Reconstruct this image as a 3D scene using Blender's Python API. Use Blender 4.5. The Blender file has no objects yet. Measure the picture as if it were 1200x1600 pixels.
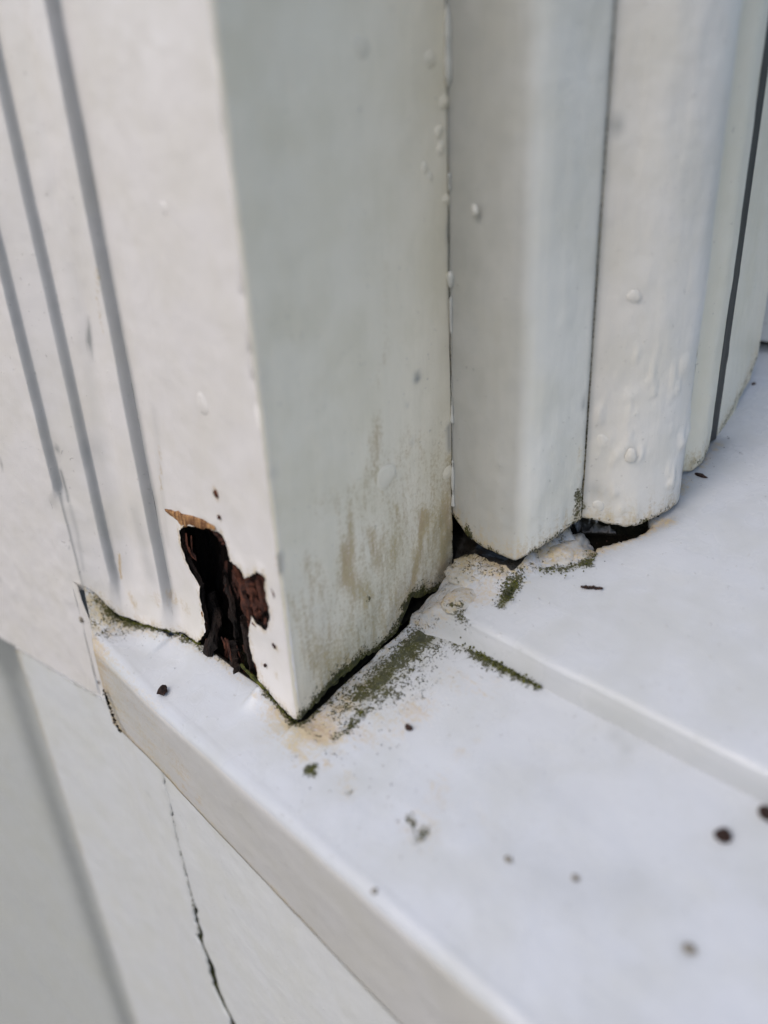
import bpy, bmesh, math, random
import numpy as np
from mathutils import Matrix, Vector
from mathutils.geometry import delaunay_2d_cdt

S = bpy.context.scene
COL = S.collection
MM = 0.001

# ------------------------------------------------------------------ camera
# World axes: x along the window front, y into the building, z up.  Units are metres;
# the origin is the foot of the post's outer corner on the sill.
CAM = np.array([0.2864, -0.1920, 0.2891])
ROT = np.array([[0.68982928, 0.29451817, -0.66135816],
                [0.72241357, -0.33993298, 0.60213304],
                [-0.04747833, -0.89314311, -0.44725965]])   # columns: right, down, forward
FPX = 1300.0
cam_d = bpy.data.cameras.new("camera")
cam = bpy.data.objects.new("camera", cam_d)
COL.objects.link(cam)
m = Matrix.Identity(4)
for i in range(3):
    m[i][0] = ROT[i][0]; m[i][1] = -ROT[i][1]; m[i][2] = -ROT[i][2]; m[i][3] = CAM[i]
cam.matrix_world = m
cam_d.sensor_width = 36.0
cam_d.lens = FPX / 1600.0 * 36.0
cam_d.clip_start = 0.01
cam_d.clip_end = 100.0
cam_d.dof.use_dof = True
cam_d.dof.focus_distance = 0.475
cam_d.dof.aperture_fstop = 2.5
S.camera = cam

# ------------------------------------------------------------------ sky, sun, exposure
SUN_EL, SUN_AZ = math.radians(50), math.radians(188)     # azimuth clockwise from +y
w = bpy.data.worlds.new("World"); S.world = w; w.use_nodes = True
nt = w.node_tree
sky = nt.nodes.new("ShaderNodeTexSky")
sky.sky_type = 'NISHITA'; sky.sun_disc = False
sky.sun_elevation = SUN_EL; sky.sun_rotation = SUN_AZ
sky.air_density = 1.0; sky.dust_density = 2.5; sky.ozone_density = 1.0
bg = nt.nodes["Background"]; bg.inputs[1].default_value = 0.15
nt.links.new(sky.outputs[0], bg.inputs[0])
sd = bpy.data.lights.new("sun", 'SUN'); sd.energy = 0.5; sd.angle = math.radians(60); sd.color = (1.0, 0.96, 0.90)
so = bpy.data.objects.new("sun", sd); COL.objects.link(so)
dirv = Vector((math.sin(SUN_AZ) * math.cos(SUN_EL), math.cos(SUN_AZ) * math.cos(SUN_EL), math.sin(SUN_EL)))
so.rotation_euler = dirv.to_track_quat('Z', 'Y').to_euler()
S.view_settings.view_transform = 'Standard'; S.view_settings.look = 'None'
S.view_settings.exposure = 0.47; S.view_settings.gamma = 1.0

# ------------------------------------------------------------------ helpers
rng = np.random.RandomState(7)
random.seed(7)
TS = math.tan(math.radians(15))          # the sill falls 15 degrees outward
STEP = 12 * MM                           # riser between lower board and upper tread


def ray(p):
    d = ROT @ np.array([p[0] - 600.0, p[1] - 800.0, FPX]); return d / np.linalg.norm(d)
def hit(p, n, d0=0.0):
    n = np.array(n, float); d = ray(p); t = (d0 - n @ CAM) / (n @ d); return CAM + t * d
def on_y(p, y): return hit(p, (0, 1, 0), y)
def on_x(p, x): return hit(p, (1, 0, 0), x)
def on_sill(p): return hit(p, (0, -TS, 1), 0)
def on_tread(p): return hit(p, (0, -TS, 1), STEP)

def _h(ix, iy, iz, s):
    v = (ix * 374761393 + iy * 668265263 + iz * 1274126177 + s * 974634777) & 0xFFFFFFFF
    v = ((v ^ (v >> 13)) * 1103515245) & 0xFFFFFFFF
    return ((v ^ (v >> 16)) & 0xFFFF) / 65535.0
def vnoise(P, scale, seed=0):
    """value noise, P in metres, scale = cells per metre (or 3-tuple); result -1..1"""
    Q = np.asarray(P, float) * np.asarray(scale, float)
    I = np.floor(Q).astype(np.int64); F = Q - I; F = F * F * F * (F * (F * 6 - 15) + 10)
    r = 0
    for dx in (0, 1):
        for dy in (0, 1):
            for dz in (0, 1):
                wgt = (F[..., 0] if dx else 1 - F[..., 0]) * (F[..., 1] if dy else 1 - F[..., 1]) * (F[..., 2] if dz else 1 - F[..., 2])
                r = r + wgt * _h(I[..., 0] + dx, I[..., 1] + dy, I[..., 2] + dz, seed)
    return 2 * r - 1
def fbm(P, scale, seed=0, octv=3):
    r = 0; a = 1.0; s = np.asarray(scale, float)
    for k in range(octv):
        r = r + a * vnoise(P, s * 2 ** k, seed + k); a *= 0.5
    return r / 1.75
def sstep(a, b, x):
    t = np.clip((np.asarray(x, float) - a) / (b - a), 0, 1); return t * t * (3 - 2 * t)

def seg_dist(P, line):
    """distance of points P (n,3) to polyline"""
    line = np.asarray(line, float); best = np.full(len(P), 1e9)
    if len(line) == 1: return np.linalg.norm(P - line[0], axis=1)
    for a, b in zip(line[:-1], line[1:]):
        ab = b - a; t = np.clip(((P - a) @ ab) / max(ab @ ab, 1e-12), 0, 1)
        best = np.minimum(best, np.linalg.norm(P - (a + t[:, None] * ab), axis=1))
    return best
def blob(P, line, r, amp=1.0):
    d = seg_dist(P, line); return amp * np.exp(-(d / r) ** 2)

def tag(o, label=None, cat=None, group=None, kind=None):
    if label: o['label'] = label
    if cat: o['category'] = cat
    if group: o['group'] = group
    if kind: o['kind'] = kind
    return o
def empty(name, label, cat, loc=(0, 0, 0), group=None):
    o = bpy.data.objects.new(name, None); COL.objects.link(o); o.location = loc
    o.empty_display_size = 0.02
    return tag(o, label, cat, group)

def mesh_obj(name, V, F, mat, parent=None, smooth=True, attrs=None, origin=None):
    V = np.asarray(V, float)
    me = bpy.data.meshes.new(name)
    if parent is not None: org = np.array(parent.location)
    elif origin is not None: org = np.asarray(origin, float)
    else: org = np.zeros(3)
    me.from_pydata((V - org).tolist(), [], F)
    for k, a in (attrs or {}).items():
        at = me.attributes.new(k, 'FLOAT', 'POINT')
        at.data.foreach_set("value", np.clip(np.asarray(a, np.float32), 0, 2))
    mats = mat if isinstance(mat, (list, tuple)) else [mat]
    for mm in mats: me.materials.append(mm)
    if smooth: me.polygons.foreach_set("use_smooth", [True] * len(me.polygons))
    me.update()
    o = bpy.data.objects.new(name, me); COL.objects.link(o)
    if parent is not None: o.parent = parent
    else: o.location = org
    return o

def recalc(o):
    bm = bmesh.new(); bm.from_mesh(o.data); bmesh.ops.recalc_face_normals(bm, faces=bm.faces); bm.to_mesh(o.data); bm.free()

def grid_faces(nu, nv, flip=False):
    F = []
    for i in range(nu - 1):
        for j in range(nv - 1):
            q = (i * nv + j, (i + 1) * nv + j, (i + 1) * nv + j + 1, i * nv + j + 1)
            F.append(q[::-1] if flip else q)
    return F

# ------------------------------------------------------------------ materials
class NT:
    def __init__(s, name):
        s.m = bpy.data.materials.new(name); s.m.use_nodes = True; s.t = s.m.node_tree; s.t.nodes.clear()
        s.out = s.t.nodes.new("ShaderNodeOutputMaterial"); s.b = s.t.nodes.new("ShaderNodeBsdfPrincipled")
        s.t.links.new(s.b.outputs[0], s.out.inputs[0])
        s.geo = s.t.nodes.new("ShaderNodeNewGeometry")
    def set(s, inp, v):
        if hasattr(v, "is_output"): s.t.links.new(v, inp)
        else: inp.default_value = v
    def math(s, op, a, b=0.0, c=None, clamp=False):
        n = s.t.nodes.new("ShaderNodeMath"); n.operation = op; n.use_clamp = clamp
        s.set(n.inputs[0], a); s.set(n.inputs[1], b)
        if c is not None: s.set(n.inputs[2], c)
        return n.outputs[0]
    def noise(s, scale, detail=3, rough=0.55, stretch=(1, 1, 1), off=(0, 0, 0)):
        mp = s.t.nodes.new("ShaderNodeMapping"); s.t.links.new(s.geo.outputs["Position"], mp.inputs[0])
        mp.inputs["Scale"].default_value = stretch; mp.inputs["Location"].default_value = off
        n = s.t.nodes.new("ShaderNodeTexNoise"); n.inputs["Scale"].default_value = scale
        n.inputs["Detail"].default_value = detail; n.inputs["Roughness"].default_value = rough
        s.t.links.new(mp.outputs[0], n.inputs["Vector"]); return n.outputs[0]
    def ramp(s, x, a, b, lo=0.0, hi=1.0):
        n = s.t.nodes.new("ShaderNodeMapRange"); n.interpolation_type = 'SMOOTHSTEP'
        s.set(n.inputs[0], x); s.set(n.inputs[1], a); s.set(n.inputs[2], b); s.set(n.inputs[3], lo); s.set(n.inputs[4], hi)
        return n.outputs[0]
    def mix(s, f, a, b):
        n = s.t.nodes.new("ShaderNodeMix"); n.data_type = 'RGBA'
        s.set(n.inputs[0], f)
        for k, v in ((6, a), (7, b)):
            if hasattr(v, "is_output"): s.t.links.new(v, n.inputs[k])
            else: n.inputs[k].default_value = (*v, 1) if len(v) == 3 else v
        return n.outputs[2]
    def attr(s, name):
        n = s.t.nodes.new("ShaderNodeAttribute"); n.attribute_name = name; return n.outputs["Fac"]
    def bump(s, h, dist, strength=1.0, prev=None):
        n = s.t.nodes.new("ShaderNodeBump"); n.inputs["Distance"].default_value = dist; n.inputs["Strength"].default_value = strength
        s.set(n.inputs["Height"], h)
        if prev is not None: s.t.links.new(prev, n.inputs["Normal"])
        return n.outputs[0]

def paint(name, base, rough=0.34, stretch=(1, 1, 1), grain=1.0):
    """old brushed gloss paint; vertex masks moss / stain / grime say where growth and dirt sit, grime also where shade is painted"""
    n = NT(name)
    big = n.noise(28, 3); fine = n.noise(900, 3, .6); mid = n.noise(260, 4, .6, stretch)
    stro = n.noise(70, 4, .6, stretch)
    c2 = tuple(x * y for x, y in zip(base, (0.93, 0.925, 0.89)))
    col = n.mix(n.ramp(big, .35, .7), base, c2)
    col = n.mix(n.math('MULTIPLY', n.ramp(stro, .52, .75), .045), col, (.50, .48, .43))
    # tiny sparse specks everywhere
    sp = n.noise(420, 1, .4, off=(3, 1, 7))
    spk = n.ramp(sp, .735, .775)
    col = n.mix(n.math('MULTIPLY', spk, .28), col, (.34, .31, .27))
    # grime: thin grey film, also carries shade painted on frame, panel and tread
    g = n.attr("grime")
    gm = n.math('MULTIPLY', g, n.ramp(n.noise(90, 3, .5, off=(7, 7, 7)), .3, .7, .90, 1.0), clamp=True)
    col = n.mix(n.math('MULTIPLY', gm, .75), col, (.20, .21, .205))
    gr_ = n.noise(480, 3, .7, off=(9, 4, 2))
    # stain: ochre/brown streaks broken up by noise
    st = n.attr("stain")
    sb = n.math('ADD', st, n.math('MULTIPLY', n.math('SUBTRACT', mid, .5), 1.5))
    sb2 = n.math('ADD', sb, n.math('MULTIPLY', n.math('SUBTRACT', gr_, .5), 2.0))
    sm = n.math('MULTIPLY', n.ramp(sb2, .06, 1.15), n.ramp(st, .02, .25))
    scol = n.mix(n.ramp(gr_, .35, .65), n.mix(n.ramp(big, .4, .62), (.36, .19, .045), (.31, .22, .055)), (.48, .36, .16))
    col = n.mix(n.math('MULTIPLY', sm, .72), col, scol)
    # moss film: green to near black, granular
    ms = n.attr("moss")
    film = n.math("MULTIPLY", n.ramp(ms, .04, .9), n.ramp(n.noise(150, 4, .65, off=(2, 8, 5)), .38, .70), clamp=True)
    col = n.mix(n.math("MULTIPLY", film, .66), col, (.20, .18, .050))
    gr = n.noise(760, 4, .75, off=(1, 2, 3)); gr2 = n.noise(190, 3, .6, off=(5, 2, 9))
    mb = n.math('ADD', ms, n.math('ADD', n.math('MULTIPLY', n.math('SUBTRACT', gr, .5), 3.0), n.math('MULTIPLY', n.math('SUBTRACT', gr2, .5), 1.6)))
    mm_ = n.math('MULTIPLY', n.ramp(mb, .44, .66), n.ramp(ms, .03, .22))
    mcol = n.mix(n.ramp(n.math('ADD', n.math('MULTIPLY', gr2, .5), n.math('MULTIPLY', gr, .5)), .42, .58), (.085, .088, .016), (.018, .022, .007))
    mcol = n.mix(n.ramp(ms, .35, 1.1), n.mix(.5, mcol, (.12, .11, .028)), mcol)
    col = n.mix(n.math('MULTIPLY', mm_, .9), col, mcol)
    so_ = n.attr("hollow_shade"); col = n.mix(n.ramp(n.math("ADD", so_, n.math("MULTIPLY", n.math("SUBTRACT", mid, .5), .5)), .35, .6), col, (.012, .010, .007))  # near black painted as the shade inside gaps, hollow and pit
    n.t.links.new(col, n.b.inputs["Base Color"])
    r = n.math('ADD', n.ramp(big, .3, .7, rough - .05, rough + .08), n.math('MULTIPLY', n.math('MAXIMUM', mm_, sm), .45))
    n.t.links.new(r, n.b.inputs["Roughness"])
    n.t.links.new(n.math("MULTIPLY_ADD", mm_, -.38, .45), n.b.inputs["Specular IOR Level"])
    b = n.bump(n.noise(60, 2, .5, off=(4, 4, 1)), .0016 * grain, .5)
    b = n.bump(stro, .0008 * grain, .4, b)
    b = n.bump(mid, .00022 * grain, .45, b)
    b = n.bump(fine, .00012, .5, b)
    b = n.bump(n.math('MULTIPLY', mm_, gr), .0010, .9, b)
    b = n.bump(spk, .0003, .6, b)
    n.t.links.new(b, n.b.inputs["Normal"])
    return n.m

def rough_mat(name, c1, c2, scale=300, rough=.9, bump=.001, stretch=(1, 1, 1), spec=.3):
    n = NT(name)
    a = n.noise(scale, 4, .65, stretch); f = n.noise(scale * 4, 3, .6, stretch)
    col = n.mix(n.ramp(a, .36, .64), c1, c2)
    n.t.links.new(col, n.b.inputs["Base Color"]); n.b.inputs["Roughness"].default_value = rough
    n.b.inputs["Specular IOR Level"].default_value = spec
    b = n.bump(a, bump, .8); b = n.bump(f, bump * .3, .7, b); n.t.links.new(b, n.b.inputs["Normal"])
    return n.m

M_PAINT = paint("white_paint_upright", (.725, .69, .658), .36, (1, 1, .12))
M_REV = paint("white_paint_reveal", (.90, .81, .635), .38, (1, 1, .18))
M_FRAME = paint("white_paint_frame", (.73, .70, .615), .38, (1, 1, .12))
M_BLIST = paint("white_paint_blistered", (.73, .69, .62), .34, (1, 1, .12), 1.3)
M_PANEL = paint("white_paint_panel", (.52, .525, .50), .42, (1, 1, .15))  # duller than the boards, recess shade put into its colour
M_NOSE = paint("white_paint_nosing", (.60, .58, .55), .36, (.15, 1, 1), .7)
M_SILL = paint("white_paint_sill", (.53, .54, .552), .27, (.15, 1, 1), .7)
M_SASH = paint("white_paint_sash", (.66, .66, .645), .40, (1, 1, .15))
M_BEAD = paint("white_paint_bead", (.76, .71, .58), .36, (1, 1, .2))
M_PUTTY = paint("old_putty", (.53, .52, .49), .42, (1, 1, 1), 1.2)
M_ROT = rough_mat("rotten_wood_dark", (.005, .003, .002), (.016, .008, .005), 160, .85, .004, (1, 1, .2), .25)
M_BROWN = rough_mat("rotten_wood_brown", (.105, .034, .018), (.026, .010, .007), 330, .85, .002, (1, 1, .14))
M_TAN = rough_mat("fresh_wood", (.42, .23, .095), (.13, .055, .022), 420, .75, .0008, (1, 1, .2))
M_DARK = rough_mat("hollow_dark", (.006, .006, .004), (.016, .015, .009), 300, .95, .001, spec=.1)  # near black standing in for shade in hollows, gaps and seams
M_CRACK = rough_mat("crack_dirt", (.055, .058, .042), (.022, .024, .016), 300, .95, .001, spec=.1)
M_MOSS = rough_mat("moss", (.120, .122, .026), (.032, .036, .012), 260, .95, .0006, spec=.15)
M_CRUMB = rough_mat("dirt_crumb", (.050, .024, .016), (.016, .009, .007), 500, .85, .0005)
M_GREYDIRT = rough_mat("grey_dirt", (.30, .27, .22), (.16, .14, .11), 500, .9, .0004)
M_SEAL = rough_mat("rubber_seal", (.070, .068, .060), (.045, .043, .038), 200, .6, .0003, (1, 1, .1))
M_GLASS = NT("window_glass"); M_GLASS.b.inputs["Base Color"].default_value = (.03, .035, .04, 1); M_GLASS.b.inputs["Roughness"].default_value = .05
M_GLASS = M_GLASS.m

ZTOP = 0.95

# ------------------------------------------------------------------ front face (post, moulding, wall board)
# plan line of the steps going left; each step comes forward (towards -y)
def front_y(x, z):
    """y (metres) of the painted front at x, z (arrays, metres)"""
    X = np.asarray(x) / MM; Z = np.asarray(z) / MM
    w3 = 0.9 + 6 * sstep(30, 6, Z); w2 = 1.1 + 6 * sstep(32, 8, Z); w1 = 0.9 + 16 * sstep(92, 74, Z)
    y = -7.0 * sstep(-116 + w3, -116 - w3, X)
    y += np.interp(X, [-157, -116], [-7.0, 0.0])
    y += 1.6 * np.exp(-((X + 138) / 8.0) ** 2) * sstep(15, 60, Z)                      # shallow cove
    y += -5.0 * sstep(-157 + w2, -157 - w2, X)
    y += np.interp(X, [-176, -157], [-9.0, 0.0])
    y += -5.0 * sstep(-176 + w1, -176 - w1, X)
    y += np.where(X < -176, (X + 176) * 0.166, 0)
    return y * MM
def on_front(p):
    P = on_y(p, 0)
    for _ in range(40):
        y = float(front_y(P[0], P[2])); Q = on_y(p, y); P = P * .5 + Q * .5
    return P

# foot of the front, read off the photograph: ragged crack between paint skin and putty
foot_px = [(135, 924), (150, 932), (168, 948), (187, 962), (208, 971), (228, 976), (250, 981), (275, 987), (296, 996), (311, 1003)]
foot_l = [on_front(p) for p in foot_px]
foot_r = [on_y(p, 0) for p in [(404, 1060), (420, 1083), (436, 1101), (452, 1117), (465, 1127)]]
foot_l[0][0] = min(foot_l[0][0], -0.166)
FX = np.array([-1.60, -0.186] + [q[0] for q in foot_l] + [q[0] for q in foot_r] + [0.02])
FZ = np.array([foot_l[0][2]] * 2 + [q[2] for q in foot_l] + [q[2] for q in foot_r] + [foot_r[-1][2]])
_o = np.argsort(FX); FX, FZ = FX[_o], FZ[_o]

hole_px = [(311, 1003), (323, 987), (318, 967), (314, 940), (312, 917), (303, 898), (292, 879), (284, 854), (282, 828), (292, 820), (305, 822), (320, 822), (334, 829),
           (346, 836), (354, 847), (358, 862), (360, 876), (370, 882), (378, 888), (384, 903), (393, 899), (404, 892), (412, 896), (417, 905), (414, 918),
           (416, 934), (421, 947), (424, 960), (422, 974), (418, 984), (409, 980), (400, 974), (393, 962), (391, 980), (390, 1000), (394, 1017), (398, 1033), (404, 1060)]

def post_front():
    poly = []
    hole = [on_y(p, 0) for p in hole_px]
    # jagged subdivision of the rim
    rim = []
    for a, b in zip(hole[:-1], hole[1:]):
        n = max(1, int(np.linalg.norm(b - a) / 0.0016))
        for k in range(n):
            q = a + (b - a) * k / n
            if k: q = q + np.array([rng.uniform(-1, 1), 0, rng.uniform(-1, 1)]) * .0005
            rim.append(q)
    rim.append(hole[-1])
    xl = -0.1155
    lfoot = []
    for a in np.linspace(xl, rim[0][0], 16)[:-1]:
        lfoot.append(np.array([a, 0, np.interp(a, FX, FZ) + rng.uniform(-1, 1) * .0005]))
    rfoot = []
    for a in np.linspace(rim[-1][0], 0, 18)[1:]:
        rfoot.append(np.array([a, 0, np.interp(a, FX, FZ) + rng.uniform(-1, 1) * .0003]))
    zr = list(np.arange(.004, .16, .003)) + list(np.arange(.16, .36, .012)) + [.45, .7, ZTOP]
    right = [np.array([0, 0, z]) for z in zr if z > rfoot[-1][2] + .002]
    left = [np.array([xl, 0, z]) for z in zr[::-1] if z > lfoot[0][2] + .002]
    outline = lfoot + rim + rfoot + right + left
    pts = [Vector((q[0], q[2])) for q in outline]
    nout = len(pts)
    def inside(x, z):
        c = False
        for i in range(nout):
            a, b = pts[i], pts[i - 1]
            if (a.y > z) != (b.y > z) and x < (b.x - a.x) * (z - a.y) / (b.y - a.y) + a.x: c = not c
        return c
    PA = np.array([[p.x, p.y] for p in pts])
    extra = []
    for x in np.arange(xl + .003, -.0003, .0026):
        for z in zr:
            xx, zz = x + rng.uniform(-.0005, .0005), z + rng.uniform(-.0005, .0005)
            if np.min(np.hypot(PA[:, 0] - xx, PA[:, 1] - zz)) > .0012 and inside(xx, zz): extra.append(Vector((xx, zz)))
    for z in zr[2:-1]:                                                                  # rounding of the arris
        for x in (-.0006, -.0013, -.0020): extra.append(Vector((x, z)))
    edges = [(i, (i + 1) % nout) for i in range(nout)]
    v2, e2, f2, *_ = delaunay_2d_cdt(pts + extra, edges, [list(range(nout))], 1, 1e-7)
    V = np.array([[p.x, 0, p.y] for p in v2])
    V[:, 1] = front_y(V[:, 0], V[:, 2]) * 0
    step = front_y(V[:, 0], V[:, 2]); V[:, 1] = np.where(V[:, 0] < -.08, step, 0)
    x = V[:, 0]
    V[:, 1] += np.where(x > -.0025, ((x + .0025) / .0025) ** 2 * .0022, 0)               # soft arris
    V[:, 1] += fbm(V, (45, 1, 22), 3) * .0006 * sstep(0, -.006, x)
    d = seg_dist(V * [1, 0, 1], np.array(rim) * [1, 0, 1])
    V[:, 1] += -.0012 * np.exp(-(d / .006) ** 2) * (0.5 + fbm(V, 120, 9))                # paint skin curls at the hole
    return V, [list(f) for f in f2], rim, lfoot, rfoot

POST = empty("corner_post", "white painted corner post with a rotten black hole low on its front face", "window post", (0, 0, 0))
V, F, RIM, LF, RF = post_front()
def front_masks(V):
    P = np.asarray(V)
    st = np.zeros(len(P)); mo = np.zeros(len(P)); gr = np.zeros(len(P))
    def L(px): return np.array([on_front(p) for p in px])
    rimd = seg_dist(P, np.array(RIM)); st += .55 * np.exp(-(rimd / .0028) ** 2)
    for px, r, a in [([(337, 771)], 3, 1.3), ([(341, 809)], 2, .8), ([(428, 1008), (433, 1014)], 2, 1.0), ([(413, 1040)], 2.4, .8), ([(430, 1055)], 3, .5), ([(392, 742)], 3, .35),
                     ([(434, 870), (437, 900)], 2.6, .7), ([(187, 868), (189, 902)], 1.6, 1.3), ([(200, 930), (210, 945)], 4, .5), ([(262, 925), (275, 935)], 3, .45),
                     ([(150, 425), (152, 470)], 2.2, .5), ([(156, 490), (158, 505)], 2, .5), ([(250, 700), (252, 770)], 1.0, .6), ([(240, 935), (290, 950)], 6, .35)]:
        st += blob(P, L(px), r * MM, a)
    foot = np.stack([FX, front_y(FX, FZ), FZ], 1); fd = seg_dist(P, foot[FX > -.175])
    st += .38 * np.exp(-(fd / .006) ** 2); mo += .42 * np.exp(-(fd / .0018) ** 2)
    for px, r, a in [([(110, 330), (135, 560), (150, 700)], 8, .16), ([(150, 700), (190, 880)], 8, .28), ([(210, 800), (235, 900)], 6, .3), ([(139, 510), (141, 545)], 2.2, .8), ([(137, 520), (139, 540)], 1.6, .8),
                     ([(89, 700), (87, 720)], 2.0, .9), ([(20, 455), (40, 540), (60, 620), (85, 715)], 1.8, .55), ([(95, 735), (103, 765), (107, 782)], 1.1, .9), ([(110, 790), (120, 830), (130, 890)], 1.4, .35),
                     ([(60, 828)], 1.0, 1.0), ([(50, 847)], .8, .8), ([(108, 857)], 1, .8), ([(2, 678)], 1.6, .8), ([(2, 725)], 1.4, .8), ([(0, 905)], 3, .5),
                     ([(240, 640), (262, 850)], 3, .22), ([(312, 632)], 5, .12), ([(165, 800), (180, 870)], 2, .3)]:
        gr += blob(P, L(px), r * MM, a)
    for xi in (-.1158, -.1568, -.1758):  # dark line painted in the groove corners, shadow as well as dirt
        gr += .75 * np.exp(-((P[:, 0] - xi) / .0009) ** 2) * (P[:, 1] > -.04) * sstep(.0, .04, P[:, 2])
    return dict(stain=st, moss=mo, grime=gr)
face = mesh_obj("front_face", V, F, M_PAINT, POST, attrs=front_masks(V)); recalc(face)
# returned edge of the paint skin and wood round the hole
def ribbon(name, line, offs, mat, parent, jit=0.0, attrs=None):
    line = np.asarray(line); VV = []
    for o_ in offs:
        VV.append(line + np.asarray(o_) + rng.normal(0, jit, line.shape) * [1, 0, 1] * (0 if not np.any(o_) else 1))
    VV = np.array(VV); k, n, _ = VV.shape
    return mesh_obj(name, VV.reshape(-1, 3), grid_faces(k, n), mat, parent, attrs=attrs)
skin = [np.array([q[0], 0.0004, q[2]]) for q in LF + RIM + RF]
ribbon("broken_edge", skin, [(0, 0, 0), (0, .0008, 0), (0, .0026, 0)], M_ROT, POST, .0004)

# reveal: the side of the post facing the window (+x); ragged foot above an open gap
rev_px = [(465, 1127), (482, 1111), (500, 1092), (516, 1077), (533, 1059), (550, 1046), (567, 1032), (588, 1017), (607, 1001), (618, 986), (627, 970), (634, 953), (643, 936), (655, 933), (667, 929), (690, 916), (704, 903), (714, 888), (723, 862), (719, 848), (718, 838)]
K = .055                                   # the reveal is splayed a little: x = -K y
def on_rev(p): return hit(p, (1, K, 0), 0)
rev_b = np.array([on_rev(p) for p in rev_px])
gap_px = [(471, 1134), (490, 1118), (504, 1106), (525, 1088), (543, 1074), (560, 1062), (577, 1052), (596, 1034), (612, 1020), (626, 1003), (638, 990), (652, 974), (666, 967), (682, 960), (702, 942), (722, 920), (738, 894), (745, 868), (750, 850)]
gap_b = np.array([on_rev(p) for p in gap_px])
RY = .1285
rb_y = np.array(rev_b[:, 1]); rb_z = np.array(rev_b[:, 2])
_o = np.argsort(rb_y); rb_y, rb_z = rb_y[_o], rb_z[_o]
gb_y = np.maximum.accumulate(gap_b[:, 1]); gb_z = gap_b[:, 2]
def reveal():
    us = np.concatenate([np.linspace(0, .003, 4)[:-1], np.arange(.003, RY, .0016), [RY]])
    t = np.concatenate([np.linspace(0, 1, 60) ** 1.2 * .15, np.linspace(.15, .36, 26)[1:], [.5, .7, .95]])
    V = []
    for u in us:
        zb = np.interp(u, rb_y, rb_z) + vnoise(np.array([[u, 0, 0]]), 400, 4)[0] * .0012 + vnoise(np.array([[u, 0, 0]]), 130, 6)[0] * .0010 * (.01 < u < .12)
        zz = np.maximum(zb + t, 0)
        zz[-1] = ZTOP
        for z in zz: V.append((-K * u, u, z))
    V = np.array(V)
    V[:, 0] += fbm(V, (1, 35, 18), 21) * .0007 * sstep(0, .01, V[:, 1])
    V[:, 0] -= np.where(V[:, 1] < .0022, (1 - V[:, 1] / .0022) ** 2 * .0010, 0)
    # swollen, lumpy paint low down
    V[:, 0] += (fbm(V, 70, 33) * .0012) * sstep(.10, .0, V[:, 2] - V[:, 1] * .3)
    return V, grid_faces(len(us), len(t))
V, F = reveal()
def L_rev(px): return np.array([on_rev(p) for p in px])
def reveal_masks(P):
    st = np.zeros(len(P)); mo = np.zeros(len(P)); gr = np.zeros(len(P))
    foot = np.stack([-K * rb_y, rb_y, rb_z], 1); fd = seg_dist(P, foot)
    mo += .75 * np.exp(-(fd / .0035) ** 2) + .30 * np.exp(-(fd / .010) ** 2)
    st += .46 * np.exp(-(fd / .055) ** 2) * sstep(0, .02, P[:, 1]) + .12 * np.exp(-(fd / .12) ** 2) * sstep(.02, .07, P[:, 1])
    gr += .16 * np.exp(-(fd / .06) ** 2)
    for px, r, a in [([(640, 930), (655, 860), (660, 800)], 2.5, .7), ([(590, 660), (586, 700), (583, 740)], 4.5, .55), ([(590, 600), (600, 560)], 4, .2), ([(500, 790), (560, 780)], 9, .25),
                     ([(545, 820), (540, 900), (572, 935)], 6, .55), ([(480, 880), (500, 920)], 6, .35), ([(690, 790), (700, 830), (690, 880)], 6, .45), ([(620, 800), (612, 880)], 5, .35),
                     ([(580, 830), (590, 880)], 4, .5), ([(460, 940), (480, 1010), (530, 1040)], 8, .36), ([(668, 806), (662, 830)], 3, .6), ([(700, 720), (715, 760)], 4, .4), ([(640, 700), (600, 760)], 10, .2), ([(540, 860), (545, 900)], 5, .4),
                     ([(450, 520), (480, 540)], 4, .18), ([(600, 400), (605, 560)], 4, .14)]:
        st += blob(P, L_rev(px), r * MM, a)
    for px, r, a in [([(652, 590)], 2.4, 1.4), ([(700, 668), (702, 700)], 2.2, .9), ([(701, 330), (702, 480)], 1.4, .4), ([(696, 172)], 2.6, .7), ([(700, 360)], 1.6, .7), ([(703, 452)], 1.6, .7), ([(703, 480)], 1.6, .6), ([(637, 633)], 1.6, .4),
                     ([(437, 870), (438, 895)], 2, 1.0), ([(425, 740)], 3, .35), ([(410, 590)], 4, .2), ([(645, 690)], 2, .3), ([(700, 740)], 2.0, .8), ([(690, 260)], 2, .2)]:
        gr += blob(P, L_rev(px), r * MM, a)
    for px, r, a in [([(520, 1070), (560, 1030)], 6, .35), ([(640, 940), (660, 920)], 5, .5), ([(720, 850), (712, 830)], 4, .4), ([(575, 935)], 2.2, .5)]:
        mo += blob(P, L_rev(px), r * MM, a)
    return dict(stain=st, moss=mo, grime=gr)
r_ = mesh_obj("reveal_face", V, F, M_REV, POST, attrs=reveal_masks(V)); recalc(r_)
us = np.arange(0, RY, .002); lip = np.stack([-K * us - .0003, us, np.interp(us, rb_y, rb_z)], 1)
ribbon("foot_edge", lip, [(0, 0, 0.0), (-.004, 0, .0004), (-.012, 0, .001)], M_DARK, POST)

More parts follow.
